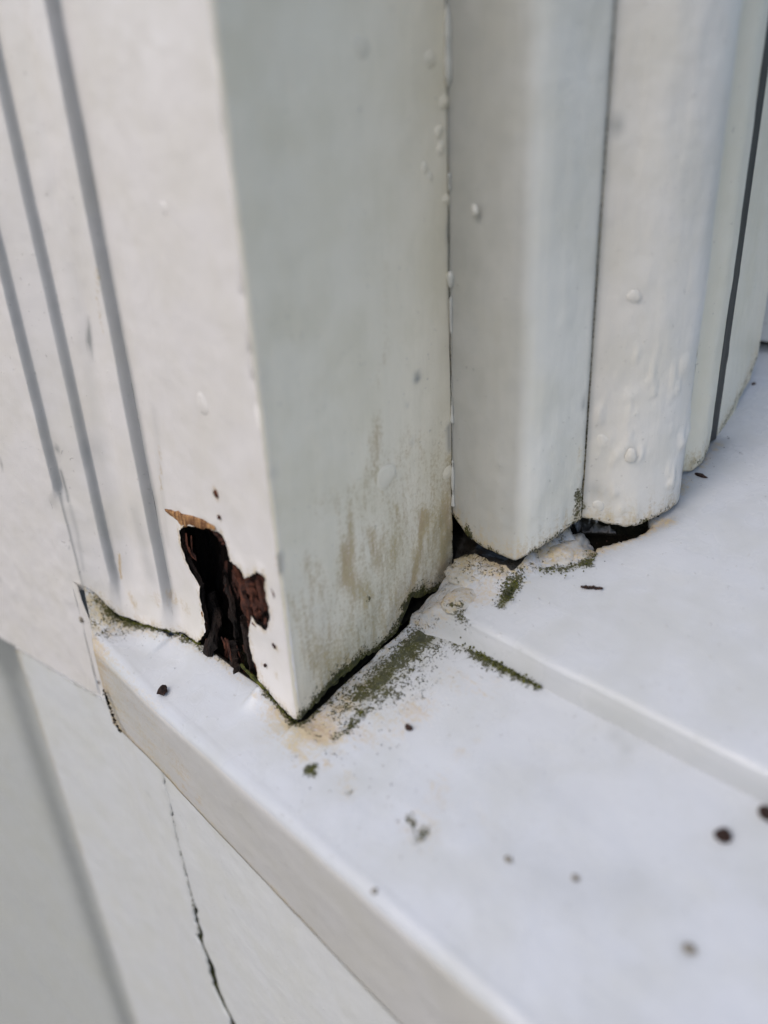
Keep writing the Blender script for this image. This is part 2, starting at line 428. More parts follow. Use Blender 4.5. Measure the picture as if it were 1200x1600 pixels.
# rotten core seen through the hole; the dark sheets with it stand in for shade
def rough_wall(name, mat, fn, nu, nv, amp, scale, parent, seed):
    u, v = np.meshgrid(np.linspace(0, 1, nu), np.linspace(0, 1, nv), indexing='ij')
    V = fn(u.ravel(), v.ravel()); nrm = fbm(V, scale, seed)
    V = V + np.stack([nrm * .3, nrm, nrm * .15], 1) * amp
    return mesh_obj(name, V, grid_faces(nu, nv), mat, parent)
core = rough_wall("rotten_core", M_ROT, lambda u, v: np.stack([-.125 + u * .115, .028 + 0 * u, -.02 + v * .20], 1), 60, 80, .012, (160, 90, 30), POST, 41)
rough_wall("dark_side_sheet", M_DARK, lambda u, v: np.stack([-.026 + 0 * u, .010 + u * .130, -.02 + v * .16], 1), 30, 40, .002, 90, POST, 45)  # dark sheet behind the gap, standing in for its shade
rough_wall("dark_roof_sheet", M_DARK, lambda u, v: np.stack([-.125 + u * .118, .005 + v * .12, .15 + 0 * u], 1), 20, 20, .004, 90, POST, 46)  # dark cover that keeps the inside of the post black
def lining():  # added dark box, stops light leaking into the hollow post
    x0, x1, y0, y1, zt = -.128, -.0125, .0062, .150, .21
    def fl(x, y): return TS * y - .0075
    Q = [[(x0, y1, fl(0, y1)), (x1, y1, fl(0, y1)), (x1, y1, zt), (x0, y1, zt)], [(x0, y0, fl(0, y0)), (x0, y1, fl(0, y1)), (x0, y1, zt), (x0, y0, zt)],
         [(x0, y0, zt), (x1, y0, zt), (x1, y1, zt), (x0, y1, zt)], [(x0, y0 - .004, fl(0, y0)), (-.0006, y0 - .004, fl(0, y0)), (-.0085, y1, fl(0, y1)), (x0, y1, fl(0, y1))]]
    mesh_obj("leak_lining", [v for q in Q for v in q], [[4 * k, 4 * k + 1, 4 * k + 2, 4 * k + 3] for k in range(len(Q))], M_DARK, POST, smooth=False)
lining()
# shallow brown pocket behind the right lobe of the hole
rough_wall("brown_pocket", M_BROWN, lambda u, v: np.stack([-.034 + u * .030, .0045 + .010 * (1 - u) ** 2, .028 + v * .062], 1), 24, 36, .005, (220, 200, 60), POST, 43)

def splinter(name, a, b, wdt, thk, mat, parent=None, label=None, cat=None, seed=0, bend=0.0):
    """a fibrous sliver of wood: tapered jagged bar from a to b"""
    r = np.random.RandomState(seed); a = np.asarray(a, float); b = np.asarray(b, float)
    ax = b - a; L = np.linalg.norm(ax); ax /= L
    side = np.cross(ax, [0, 1, 0.03]); side /= np.linalg.norm(side); nr = np.cross(side, ax)
    n = 13; V = []
    for i in range(n):
        t = i / (n - 1); wv = wdt * (0.35 + .75 * math.sin(math.pi * (0.12 + .80 * t))) * r.uniform(.75, 1.15) * (1 if 0 < i < n - 1 else .35)
        c = a + ax * L * t + nr * bend * math.sin(math.pi * t) + side * r.uniform(-.12, .12) * wdt
        for k in range(6):
            an = math.tau * k / 6; V.append(c + side * math.cos(an) * wv * .5 * r.uniform(.55, 1.35) + nr * math.sin(an) * thk * .5 * r.uniform(.5, 1.4))
    F = [[i * 6 + k, i * 6 + (k + 1) % 6, (i + 1) * 6 + (k + 1) % 6, (i + 1) * 6 + k] for i in range(n - 1) for k in range(6)]
    F += [[k for k in range(6)][::-1], [(n - 1) * 6 + k for k in range(6)]]
    o = mesh_obj(name, V, F, mat, parent, smooth=False, origin=None if parent else a)
    if label: tag(o, label, cat)
    return o
def sp(name, p0, p1, y0, y1, wdt, thk, mat, seed, label=None, bend=0.0):
    o = splinter(name, on_y(p0, y0), on_y(p1, y1), wdt * MM, thk * MM, mat, POST, seed=seed, bend=bend)
    if label: o['label'] = label
    return o
def plate(name, px, y0, thk, mat, parent, seed, label=None, tilt=0.0):
    r = np.random.RandomState(seed); P0 = [on_y(p, y0) for p in px]; c = np.mean(P0, 0); out = []
    for p, q in zip(P0, P0[1:] + P0[:1]):
        for t in (0, .33, .66): out.append(p + (q - p) * t + r.normal(0, .00035, 3) * [1, .4, 1])
    n = len(out); V = out + [q + (c - q) * .25 + np.array([0, -thk * (.6 + .4 * r.rand()), 0]) for q in out] + [c + [0, -thk * 1.2, 0]]
    V = [v + np.array([0, tilt * (v[2] - c[2]), 0]) for v in V]
    F = [[k, (k + 1) % n, n + (k + 1) % n, n + k] for k in range(n)] + [[n + k, n + (k + 1) % n, 2 * n] for k in range(n)]
    o = mesh_obj(name, V, F, mat, parent, smooth=False)
    if label: o['label'] = label
    return o
plate("wood_splinter", [(257, 797), (268, 796), (284, 802), (302, 806), (318, 812), (334, 822), (338, 829), (322, 825), (308, 823), (295, 822), (284, 824), (277, 814), (266, 806)], -.0004, .0009, M_TAN, POST, 5, "tan splinter of torn fresh wood at the top of the hole")
sp("wood_splinter", (325, 818), (352, 850), .001, .003, 4, 2, M_BROWN, 2)
sp("wood_splinter", (319, 1060), (342, 950), -.007, .010, 10, 5, M_ROT, 3, "black charred-looking splinter reaching over the sill")
sp("wood_splinter", (352, 890), (372, 1000), .004, .010, 6, 4, M_ROT, 4)
sp("wood_splinter", (368, 884), (398, 985), .0025, .004, 8, 4, M_BROWN, 5)
sp("wood_splinter", (388, 905), (405, 965), .002, .003, 9, 4, M_BROWN, 6)
sp("wood_splinter", (330, 925), (338, 985), .008, .012, 8, 5, M_ROT, 7)
sp("wood_splinter", (380, 960), (396, 1048), .006, .004, 8, 5, M_ROT, 8)
sp("wood_splinter", (362, 1000), (372, 1052), .006, .001, 10, 6, M_ROT, 10)
sp("wood_splinter", (404, 900), (414, 955), .001, .003, 6, 3, M_BROWN, 11)
sp("wood_splinter", (316, 955), (322, 985), .0005, .003, 3, 2, M_TAN, 12, "pale sliver on the left rim of the hole")
sp("wood_splinter", (300, 860), (322, 960), .014, .018, 8, 5, M_ROT, 13)
sp("wood_splinter", (376, 1038), (412, 1076), -.001, -.001, 3.5, 2, M_MOSS, 14, "mossy sliver under the right of the hole")

FV = []; FF = []; fr_ = np.random.RandomState(4)
for (x0, x1, za, zb_, n_, ya, yb) in [(384, 424, 890, 975, 34, .0008, .005), (345, 405, 985, 1062, 30, .001, .010), (352, 384, 868, 930, 16, .001, .006), (312, 330, 960, 1050, 12, .001, .008), (283, 300, 825, 870, 8, .001, .006)]:
    for k in range(n_):
        px_ = fr_.uniform(x0, x1); pz_ = fr_.uniform(za, zb_); L_ = fr_.uniform(14, 42); yy = fr_.uniform(ya, yb)
        a_ = on_y((px_, pz_), yy); b_ = on_y((px_ + L_ * fr_.uniform(.05, .35), min(pz_ + L_, zb_ + 6)), yy + fr_.uniform(-.002, .003))
        w_ = fr_.uniform(.0003, .0008); i0 = len(FV)
        for q, ww in ((a_, w_), ((a_ + b_) / 2 + fr_.normal(0, .0006, 3), w_ * 1.2), (b_, w_ * .2)):
            FV += [q + [ww, 0, 0], q + [-ww * .6, -ww, 0], q + [-ww * .6, ww, 0]]
        for j in (0, 3): FF += [[i0 + j + m_, i0 + j + (m_ + 1) % 3, i0 + j + 3 + (m_ + 1) % 3, i0 + j + 3 + m_] for m_ in range(3)]
tag(mesh_obj("wood_fibre", FV, FF, M_BROWN, POST, smooth=False), kind="stuff")
# small flakes of lost paint, bare brown wood showing
def patch(name, c, nrm, up, rx, rz, mat, parent, seed, lift=.0003):
    r = np.random.RandomState(seed); c = np.asarray(c, float); nrm = np.asarray(nrm, float); up = np.asarray(up, float)
    sd_ = np.cross(up, nrm); V = [c + nrm * lift * 2]
    for k in range(11):
        a = math.tau * k / 11; q = r.uniform(.6, 1.15); V.append(c + (sd_ * math.cos(a) * rx + up * math.sin(a) * rz) * q + nrm * lift)
    for k in range(11): V.append(V[1 + k] - nrm * (lift + .0004))
    F = [[0, 1 + k, 1 + (k + 1) % 11] for k in range(11)] + [[1 + k, 12 + k, 12 + (k + 1) % 11, 1 + (k + 1) % 11] for k in range(11)]
    return mesh_obj(name, V, F, mat, parent)
for i, (px, rx, rz) in enumerate([((337, 772), 2.3, 2.4), ((342, 809), 1.2, 1.4), ((428, 1009), 2.0, 1.3), ((414, 1040), 1.2, 1.5)]):
    patch("bare_wood_patch", on_y(px, -.0004), (0, -1, 0), (.35, 0, .94), rx * MM, rz * MM, M_BROWN, POST, 60 + i)

# paint blisters: soft beads under the paint
def bead(name, c, nrm, r, h, mat, parent, seed, tall=1.0, label=None):
    rr = np.random.RandomState(seed); c = np.asarray(c, float); nrm = np.asarray(nrm, float)
    a1 = np.cross(nrm, [0, 0, 1.0]);
    if np.linalg.norm(a1) < .1: a1 = np.array([1.0, 0, 0])
    a1 /= np.linalg.norm(a1); a2 = np.cross(a1, nrm)
    V = [c + nrm * h * .42]; n = 14
    for k in range(1, 7):
        q = k / 6
        for j in range(n):
            a = math.tau * j / n; wob = 1 + .14 * math.sin(2 * a + seed) + .08 * math.sin(3 * a + seed * 2)
            hh = h * .42 * (math.cos(q * math.pi) * .5 + .5) - (.0004 if k == 6 else 0)
            V.append(c + (a1 * math.cos(a) + a2 * math.sin(a) * tall) * r * q * wob + nrm * hh)
    F = [[0, 1 + j, 1 + (j + 1) % n] for j in range(n)]
    F += [[1 + (k - 1) * n + j, 1 + k * n + j, 1 + k * n + (j + 1) % n, 1 + (k - 1) * n + (j + 1) % n] for k in range(1, 6) for j in range(n)]
    o = mesh_obj(name, V, F, mat, parent, attrs=dict(grime=np.full(len(V), BEAD_TONE.get(mat.name, .0)))); recalc(o)
    if label: o['label'] = label
    return o
BEAD_TONE = dict(white_paint_blistered=.30, white_paint_frame=.40, white_paint_reveal=.16)  # matches beads to the grime and painted shade of their faces
for i, (px, r, h) in enumerate([((562, 72), 5, .7), ((671, 92), 4, .8), ((694, 160), 4, 2.2), ((686, 205), 3, 1.2), ((689, 232), 3, 1.1), ((664, 262), 2.4, .7), ((672, 276), 2.4, .7), ((697, 312), 3.2, 2.0), ((700, 738), 5, 1.8), ((603, 745), 7, .9)]):
    bead("paint_blister", on_rev(px) + [.0003, 0, 0], (1, 0, 0), r * MM, h * MM, M_REV, POST, i, 1.0)
for i, (px, r, h) in enumerate([((315, 632), 5, .8), ((255, 325), 3, .4)]):
    bead("paint_blister", on_y(px, -.0003), (0, -1, 0), r * MM, h * MM, M_PAINT, POST, 30 + i)

# ------------------------------------------------------------------ moulding and wall board on the left
def front_strip(x0, x1, ztop, zfoot, dense, label_seed):
    xs = [x0]
    while xs[-1] < x1 - 1e-6:
        x = xs[-1]; d = .0022 if x > -.55 else .03
        for c in dense:
            if abs(x - c) < .010: d = .0009
            if abs(x - c) < .0030: d = .00025
        xs.append(min(x + d, x1))
    xs = np.array(xs)
    t = np.concatenate([np.linspace(0, 1, 60) ** 1.1 * .14, np.linspace(.14, .40, 40)[1:], [.55, .95]])
    V = []
    for x in xs:
        zb = zfoot(x); zz = zb + t; zz[-1] = ztop
        for z in zz: V.append((x, 0, z))
    V = np.array(V); V[:, 1] = front_y(V[:, 0], V[:, 2])
    V[:, 1] += fbm(V, (40, 1, 20), 13) * .0006 + fbm(V, (160, 1, 110), 15) * .0004 * sstep(.09, .02, V[:, 2])
    return V, grid_faces(len(xs), len(t)), xs
def zfoot_m(x): return np.interp(x, FX, FZ) + vnoise(np.array([[x, 0, 0]]), 300, 8)[0] * .0010
MOULD = empty("reeded_moulding", "white reeded moulding strip with grey grooves left of the rotten post", "moulding", (-.146, -.01, 0))
V, F, xs = front_strip(-.1840, -.1155, ZTOP, zfoot_m, (-.116, -.157, -.1755), 1)
o = mesh_obj("reeded_face", V, F, M_PAINT, MOULD, attrs=front_masks(V)); recalc(o)
lp = np.array([[x, front_y(x, zfoot_m(x)) + .0003, zfoot_m(x)] for x in xs])
ribbon("foot_edge", lp, [(0, 0, 0), (.001, .004, .0003), (.002, .012, .001)], M_DARK, MOULD)

JZ = -.0655                                     # horizontal joint of wall board over the apron
BOARD = empty("wall_board", "plain white wall board left of the grooved moulding above the long joint", "wall board", (-.25, -.04, 0))
V, F, xs = front_strip(-4.0, -.1840, ZTOP, lambda x: JZ + .0006, (-.1850,), 2)
o = mesh_obj("board_face", V, F, M_PAINT, BOARD, attrs=front_masks(V)); recalc(o)
lp = np.array([[x, front_y(x, JZ) + .0002, JZ + .0006] for x in xs])
ribbon("board_bottom", lp, [(0, 0, 0), (0, .010, 0)], M_PAINT, BOARD)
lp = np.array([[-.1840, float(front_y(-.1840, z)) + .0002, z] for z in np.linspace(JZ, .03, 30)])
ribbon("board_end", lp, [(0, 0, 0), (0, .02, 0)], M_PAINT, BOARD)

# ------------------------------------------------------------------ apron below the sill
def apron_y(x):
    X = np.asarray(x) / MM
    return np.where(X < -176, -33.6 + (X + 176) * .166, np.interp(X, [-176, -133, 600], [-33.6, -38.6, -38.6])) * MM
def on_apron(p):
    P = on_y(p, -.04)
    for _ in range(40):
        Q = on_y(p, float(apron_y(P[0]))); P = P * .5 + Q * .5
    return P
crk = np.array([on_apron(p) for p in [(250, 1195), (258, 1228), (268, 1270), (281, 1330), (295, 1385), (306, 1430), (314, 1470), (325, 1500), (337, 1540), (350, 1572), (366, 1605), (392, 1680)]])
crk_w = np.array([1.2, 1.6, 1.8, 1.7, 2.2, 4.2, 6.6, 9.0, 11.5, 13.5, 15, 17]) * MM
edge = np.array([on_apron(p) for p in [(21, 1003), (45, 1080), (110, 1285), (160, 1440), (212, 1600), (240, 1680)]])
ZB = -2.2
def crack_x(z, side):
    zz = crk[::-1, 2]; x = np.interp(z, zz, crk[::-1, 0]); wv = np.interp(z, zz, crk_w[::-1])
    j = vnoise(np.stack([np.zeros_like(z), np.zeros_like(z), z], 1), 70, 5) * .0022 + vnoise(np.stack([np.zeros_like(z), np.zeros_like(z), z], 1), 190, 15) * .0012 + vnoise(np.stack([np.zeros_like(z), np.zeros_like(z), z], 1), 260, 5 + side) * .0012 * sstep(-.10, -.2, z)
    return x + j + side * wv * .5
_pe = np.polyfit(edge[:, 2], edge[:, 0], 1)
def edge_x(z): return np.polyval(_pe, z) + .0006 * vnoise(np.stack([z * 0, z * 0, z], 1), 20, 3)
XE = float(np.mean(edge[:, 0]))
print('edge', edge.round(3).tolist())
def apron_mesh(xfn0, xfn1, ztop, n, seed):
    zs = np.concatenate([np.linspace(ztop, -.33, 150), np.linspace(-.33, ZB, 40)[1:]])
    a, b = xfn0(zs), xfn1(zs); V = []
    s = (1 - np.cos(np.linspace(0, math.pi, n))) / 2
    for t in s:
        x = a + (b - a) * t
        V.append(np.stack([x, apron_y(x), zs], 1))
    V = np.array(V); P = V.reshape(-1, 3)
    P[:, 1] += fbm(P, (30, 1, 14), seed) * .0006
    e = np.minimum(np.abs(np.arange(n)), np.abs(np.arange(n)[::-1]))
    V[0, :, 1] += .0012; V[-1, :, 1] += .0012; V[1, :, 1] += .0004; V[-2, :, 1] += .0004
    return V, grid_faces(n, len(zs))
def apron_masks(P):
    st = np.zeros(len(P)); mo = np.zeros(len(P)); gr = np.zeros(len(P))
    d = seg_dist(P, crk); wv = sstep(-.08, -.2, P[:, 2])
    mo += .55 * np.exp(-(d / .0022) ** 2) * (.3 + .7 * wv); gr += .25 * np.exp(-(d / .004) ** 2)
    joint = np.array([[x, apron_y(x), JZ] for x in np.linspace(-.40, -.13, 20)]); d = seg_dist(P, joint)
    mo += .5 * np.exp(-(d / .0012) ** 2); st += .3 * np.exp(-(d / .003) ** 2)
    edged = seg_dist(P, edge); gr += .6 * np.exp(-(edged / .004) ** 2); st += .55 * np.exp(-(edged / .006) ** 2)
    for px, r, a in [([(230, 1240)], 2, .5), ([(45, 1060)], 3, .3), ([(195, 1440)], 1.2, .6)]: gr += blob(P, np.array([on_apron(p) for p in px]), r * MM, a)
    return dict(stain=st, moss=mo, grime=gr)
def apron_board(name, label, x0, x1, n, seed):
    root = empty(name, label, "apron board", (float(np.mean(x1(np.array([-.3])))) - .05, -.04, -.3))
    V, F = apron_mesh(x0, x1, JZ - .0006, n, seed); P = V.reshape(-1, 3)
    o = mesh_obj("board_face", P, F, M_SASH, root, attrs=apron_masks(P)); recalc(o)
    for side, nm in ((0, "board_edge"), (-1, "board_edge")):
        line = V[side] + [0, .0002, 0]
        md = apron_masks(line); ribbon(nm, line, [(0, 0, 0), (0, .003, 0), (0, .016, 0)], M_SASH, root,
                 attrs={k: np.tile(v + (1.1 if k == 'moss' else .7 if k == 'grime' else .3), 3) for k, v in md.items()})
    line = V[:, 0] + [0, .0001, 0]; ribbon("board_top", line, [(0, 0, 0), (0, .012, 0)], M_SASH, root)
    return root
apron_board("apron_board", "narrow white apron board between the dark recess and the long crack", edge_x, lambda z: crack_x(z, -1), 40, 51)
apron_board("apron_board", "wide white apron board under the sill, right of the long crack", lambda z: crack_x(z, 1), lambda z: z * 0 + .55, 120, 52)
V = np.array([[x, y, z] for x, y in ((-.16, -.019), (.2, -.019)) for z in (-.09, -.62)])
# dark filling deep in the crack
cf = np.array([[crk[k, 0] + s * .008, float(apron_y(crk[k, 0])) + .0045, crk[k, 2]] for s in (-1, 1) for k in range(len(crk))])
o = mesh_obj("crack_grime", cf, grid_faces(2, len(crk)), M_CRACK); tag(o, "dark green grime filling the long crack between the two apron boards", "grime")

moss('moss', 'thin dark growth along the lips of the long apron crack', crk[3:11] + [0, .0006, 0], 1.0, (1.6, .3, 2.0), 260, 21, size=(.3, 1.0)) if 0 else None
# recessed grey panel at the lower left
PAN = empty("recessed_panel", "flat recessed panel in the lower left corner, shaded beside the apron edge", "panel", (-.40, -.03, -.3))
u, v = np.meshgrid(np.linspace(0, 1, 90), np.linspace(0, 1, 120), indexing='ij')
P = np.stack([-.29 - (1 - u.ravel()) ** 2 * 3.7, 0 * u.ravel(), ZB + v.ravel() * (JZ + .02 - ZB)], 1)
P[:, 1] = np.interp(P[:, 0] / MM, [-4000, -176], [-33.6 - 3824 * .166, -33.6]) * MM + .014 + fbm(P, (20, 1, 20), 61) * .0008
gr = .9 * np.exp(-(np.abs(P[:, 0] + .058 - edge_x(P[:, 2])) / .020) ** 2) + .8 * np.exp(-(np.abs(P[:, 2] - JZ + .02) / .03) ** 2)  # recess shadow and dirt painted beside the apron edge and below the joint
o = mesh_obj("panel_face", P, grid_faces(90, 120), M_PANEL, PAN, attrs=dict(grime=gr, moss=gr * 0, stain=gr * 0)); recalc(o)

# ------------------------------------------------------------------ window sill
SILL = empty("window_sill", "sloping white window sill with a thick nosing and raised inner tread", "window sill", (0, -.042, -.04))
CY = -.042
RISER_Y = .0845
def foot_plan(x):
    """front edge (towards -y) of what stands on the sill at x<0"""
    return front_y(np.minimum(x, -1e-4), np.full_like(np.asarray(x, float), .05))
def sill_z(x, y):
    z = TS * y
    # ramp of old paint and putty under the moulding and the post front
    fp = foot_plan(x); d = np.maximum(fp - y, 0)
    top = np.interp(x, FX, FZ) - .0019 - TS * fp
    top = np.where(x < 0, top, 0)
    hole = sstep(-.098, -.092, x) * sstep(-.030, -.036, x)
    top = np.where(x < 0, top * (1 - hole) + hole * .002, 0)
    wd = np.interp(x, [-.17, -.14, -.09, 0], [.0065, .011, .012, .010])
    z = z + np.maximum(top, -.003) * np.exp(-(d / wd) ** 2) * sstep(.004, 0, x)
    # the left end of the nosing carries more paint
    z = z + .008 * sstep(-.07, -.15, x) * sstep(-.012, -.04, y)
    z = z - .010 * sstep(.0006, .0026, y - fp) * (x < -.0005) * (1 - hole)
    # ramp along the reveal
    g = np.interp(y, gb_y, gb_z) - TS * y
    u_ = x + K * np.maximum(y, 0); dd = np.maximum(u_, 0)
    wv = np.interp(y, [0, .03, .085, .13], [.010, .017, .028, .024])
    z = z + np.clip(g, -.004, .012) * np.exp(-(dd / wv) ** 2) * sstep(-.004, .006, y) * sstep(-.02, -.002, u_)
    off = np.interp(y, [0, .03, .07, .09], [0, .0004, .0026, .0036]); z = z - .013 * sstep(0, -.0022, u_ - off) * sstep(.003, .006, y)
    return z
def nose_bottom(x): return np.interp(x, [-.16, -.09, -.02, .02, .066, .11, .4], [-.0655, -.067, -.0725, -.076, -.080, -.082, -.088])
def sill_left(y): return np.interp(y, [-.044, -.042, -.034, -.030, .0], [-.1475, -.150, -.1665, -.1745, -.1745])
NOSEF = []
def lower_board():
    ycols = np.concatenate([np.arange(-.0405, .0, .0012), np.arange(.0, RISER_Y + .004, .0019)])
    rows = []
    xf = np.concatenate([np.linspace(0, .35, 190), np.linspace(.35, .62, 110)[1:], np.linspace(.62, 1, 70)[1:]])
    XR = .47
    R = .0078
    prof = []
    for k in range(9):                                                                  # rounded arris of the nosing
        a = math.radians(90 * k / 8); prof.append((-R * math.sin(a), -R * (1 - math.cos(a))))
    V = []
    y_ar = -.0342
    cols = []
    for y in ycols[ycols > y_ar + .0004][::-1]: cols.append(('t', y, 0))
    for py, pz in prof: cols.append(('a', y_ar + py, pz))
    for t in np.linspace(0, 1, 26)[1:]: cols.append(('f', y_ar - R, t))
    cols.append(('u', -.030, 1)); cols.append(('u', -.010, 1))
    for kind, y, q in cols:
        xl = float(sill_left(min(y, 0))) if kind != 'u' else -.1475
        x = xl + (XR - xl) * xf
        if kind == 't': z = sill_z(x, np.full_like(x, y)); yy = np.full_like(x, y)
        elif kind == 'a': z = sill_z(x, np.full_like(x, max(y, y_ar - .0001))) + q; yy = np.full_like(x, y)
        elif kind == 'f':
            z0 = sill_z(x, np.full_like(x, y_ar - .0001)) - R; zb = nose_bottom(x); z = z0 + (zb - z0) * q; yy = np.full_like(x, y) + .0012 * q
        else: z = nose_bottom(x); yy = np.full_like(x, y)
        V.append(np.stack([x, yy, z], 1))
    V = np.array(V); nc, nx, _ = V.shape
    P = V.reshape(-1, 3)
    nz = np.array([1. if c[0] == 't' else (.7 if c[0] == 'a' else .15) for c in cols]).repeat(nx)
    ny = np.array([0. if c[0] == 't' else (.5 if c[0] == 'a' else 1.) for c in cols]).repeat(nx)
    n1 = fbm(P, (18, 30, 30), 71) * .0008 + fbm(P, (90, 90, 90), 74) * .00022
    # lumpy old putty near the post
    near = np.exp(-(np.maximum(P[:, 0], 0) / .024) ** 2) * sstep(-.02, .02, P[:, 1]) * sstep(-.01, 0, P[:, 0])
    n2 = fbm(P, 130, 76) * .0016 * near
    P[:, 2] += (n1 + n2) * nz; P[:, 1] -= n1 * ny
    NOSEF[:] = [c[0] in 'fu' or (c[0] == 'a' and c[1] < y_ar - R * .9) for c in cols]
    F = grid_faces(nc, nx)
    # close the left end
    return P, F, nc, nx
P, F, nc, nx = lower_board()
def L_s(px): return np.array([on_sill(p) for p in px])
def sill_masks(P):
    st = np.zeros(len(P)); mo = np.zeros(len(P)); gr = np.zeros(len(P))
    foot = np.stack([FX, front_y(FX, FZ), FZ - .002], 1); fd = seg_dist(P, foot[FX > -.172])
    mo += .62 * np.exp(-(fd / .0030) ** 2); st += .42 * np.exp(-(fd / .007) ** 2)
    gl = np.stack([-K * gb_y, gb_y, gb_z], 1); gd = seg_dist(P, gl)
    mo += .9 * np.exp(-(gd / .005) ** 2); st += .5 * np.exp(-(gd / .020) ** 2); mo += .22 * np.exp(-(gd / .022) ** 2) * sstep(.0, .03, P[:, 1])
    for px, r, a in [([(680, 965), (650, 1010), (610, 1050), (585, 1085)], 10, .34), ([(700, 950), (640, 1000), (560, 1075), (520, 1120)], 6, .36), ([(570, 1080), (600, 1060), (650, 1000)], 9, .20), ([(590, 1070)], 5, .3), ([(525, 1150), (548, 1135), (565, 1110)], 3.6, .6),
                     ([(700, 960), (720, 990), (750, 1022), (790, 1045), (845, 1072)], 3.6, .85), ([(720, 1000), (770, 1040)], 8, .3), ([(485, 1200), (490, 1210)], 3, .65), ([(478, 1205), (492, 1196)], 2, .6), ([(460, 1180)], 4, .25),
                     ([(655, 1310), (665, 1300)], 3.0, .55), ([(640, 1275), (645, 1290)], 2.6, .5), ([(545, 1240)], 2.2, .4), ([(680, 1000), (640, 1080)], 14, .22)]:
        mo += blob(P, L_s(px), r * MM, a)
    for px, r, a in [([(520, 1160), (600, 1150), (660, 1110)], 9, .26), ([(500, 1120), (560, 1085), (600, 1050)], 7, .26), ([(480, 1150), (520, 1150)], 6, .22), ([(455, 1165), (470, 1190)], 5, .42), ([(510, 1195)], 3, .6), ([(540, 1215), (545, 1240)], 5, .4), ([(500, 1150), (540, 1100)], 8, .26), ([(640, 1280), (665, 1320), (690, 1220)], 7, .28), ([(720, 1180)], 4, .4), ([(745, 1158)], 2.5, .5), ([(700, 1060), (760, 1075)], 10, .25),
                     ([(590, 1120), (640, 1100)], 9, .2), ([(430, 1120), (470, 1150)], 5, .3), ([(740, 1260), (780, 1330)], 8, .15)]:
        st += blob(P, L_s(px), r * MM, a)
    for px, r, a in [([(850, 1370), (980, 1390)], 10, .09), ([(780, 1330), (870, 1360)], 9, .08), ([(1000, 1360), (960, 1390)], 7, .08), ([(900, 1410)], 8, .12), ([(760, 1200), (900, 1260)], 9, .07), ([(960, 1150)], 4, .3), ([(980, 1170)], 3, .3), ([(1075, 1483)], 3.6, .6),
                     ([(930, 1095), (1000, 1150)], 5, .12)]:
        gr += blob(P, L_s(px), r * MM, a)
    # yellowed, dirty lower arris and left end of the nosing
    face = sstep(-.0360, -.0385, P[:, 1])
    zb = nose_bottom(P[:, 0]); st += face * .62 * np.exp(-((P[:, 2] - zb) / .0032) ** 2) * sstep(.16, -.0, P[:, 0])
    st += .5 * np.exp(-((P[:, 0] + .150) / .016) ** 2) * face; st += .42 * np.exp(-((P[:, 0] + .165) / .010) ** 2)
    st += .22 * face * sstep(-.02, -.10, P[:, 0])
    gr += face * .16
    le = np.exp(-((P[:, 0] + .158) / .016) ** 2) * sstep(-.046, -.03, P[:, 1]); mo += .30 * le; st += .25 * le
    for c, r, a in [((-.045, CY, -.058), .004, .6), ((-.02, CY, -.03), .003, .2), ((-.062, CY, -.060), .003, .5), ((-.06, CY, -.045), .010, .25)]:
        st += a * np.exp(-(np.linalg.norm(P - np.array(c), axis=1) / r) ** 2)
    so_ = 1.2 * (sstep(.0005, .0025, P[:, 1] - foot_plan(P[:, 0])) * (P[:, 0] < -.0005) * (P[:, 1] > -.036)); so_ = np.maximum(so_, 1.2 * sstep(.0004, -.0014, P[:, 0] + K * P[:, 1] - np.interp(P[:, 1], [0, .03, .07, .09], [-.0004, .0002, .0026, .0036])) * (P[:, 1] > .002))  # blackens the sill inside the post and gap, as painted shade
    return dict(stain=st, moss=mo, grime=gr, hollow_shade=so_)
o = mesh_obj("nosing_board", P, F, [M_SILL, M_NOSE], SILL, attrs=sill_masks(P)); recalc(o)
o.data.polygons.foreach_set("material_index", np.array([1 if NOSEF[k] else 0 for k in range(nc - 1) for _ in range(nx - 1)], np.int32))
endl = P.reshape(nc, nx, 3)[:, 0]; endl = endl[::1]
ribbon("nosing_end", endl + [-.0002, 0, 0], [(0, 0, 0), (-.0006, .0008, 0)], M_SILL, SILL)

xt = np.linspace(-.1838, -.138, 40); tt = np.linspace(0, 1, 30); TV = []
for x in xt:
    top = .0245 if x < -.1745 else float(sill_z(np.array([x]), np.array([-.0335]))[0]) - .0012
    for t in tt: TV.append((x, float(front_y(-.1841, 0.05)) + .0004, JZ + .0006 + (top - JZ) * t))
TV = np.array(TV)
o = mesh_obj("board_tongue", TV, grid_faces(40, 30), M_PAINT, BOARD, attrs=front_masks(TV)); recalc(o)
# upper tread and riser
PIT = np.array([on_tread(p)[:2] for p in [(888, 822), (897, 838), (906, 846), (914, 866), (922, 872), (930, 856), (950, 850), (975, 842), (1000, 836), (1015, 822), (1010, 800), (900, 800)]])
def pit(P):
    x, y = P[:, 0], P[:, 1]; c = np.zeros(len(P), bool); d = np.full(len(P), 1e9); n = len(PIT)
    for i in range(n):
        a, b = PIT[i], PIT[i - 1]
        with np.errstate(divide='ignore', invalid='ignore'):
            c ^= ((a[1] > y) != (b[1] > y)) & (x < (b[0] - a[0]) * (y - a[1]) / (b[1] - a[1]) + a[0])
        ab = b - a; t = np.clip(((P[:, :2] - a) @ ab) / (ab @ ab), 0, 1); d = np.minimum(d, np.linalg.norm(P[:, :2] - (a + t[:, None] * ab), axis=1))
    return sstep(-.0012, .0012, np.where(c, d, -d) + fbm(P, 260, 17) * .0012)
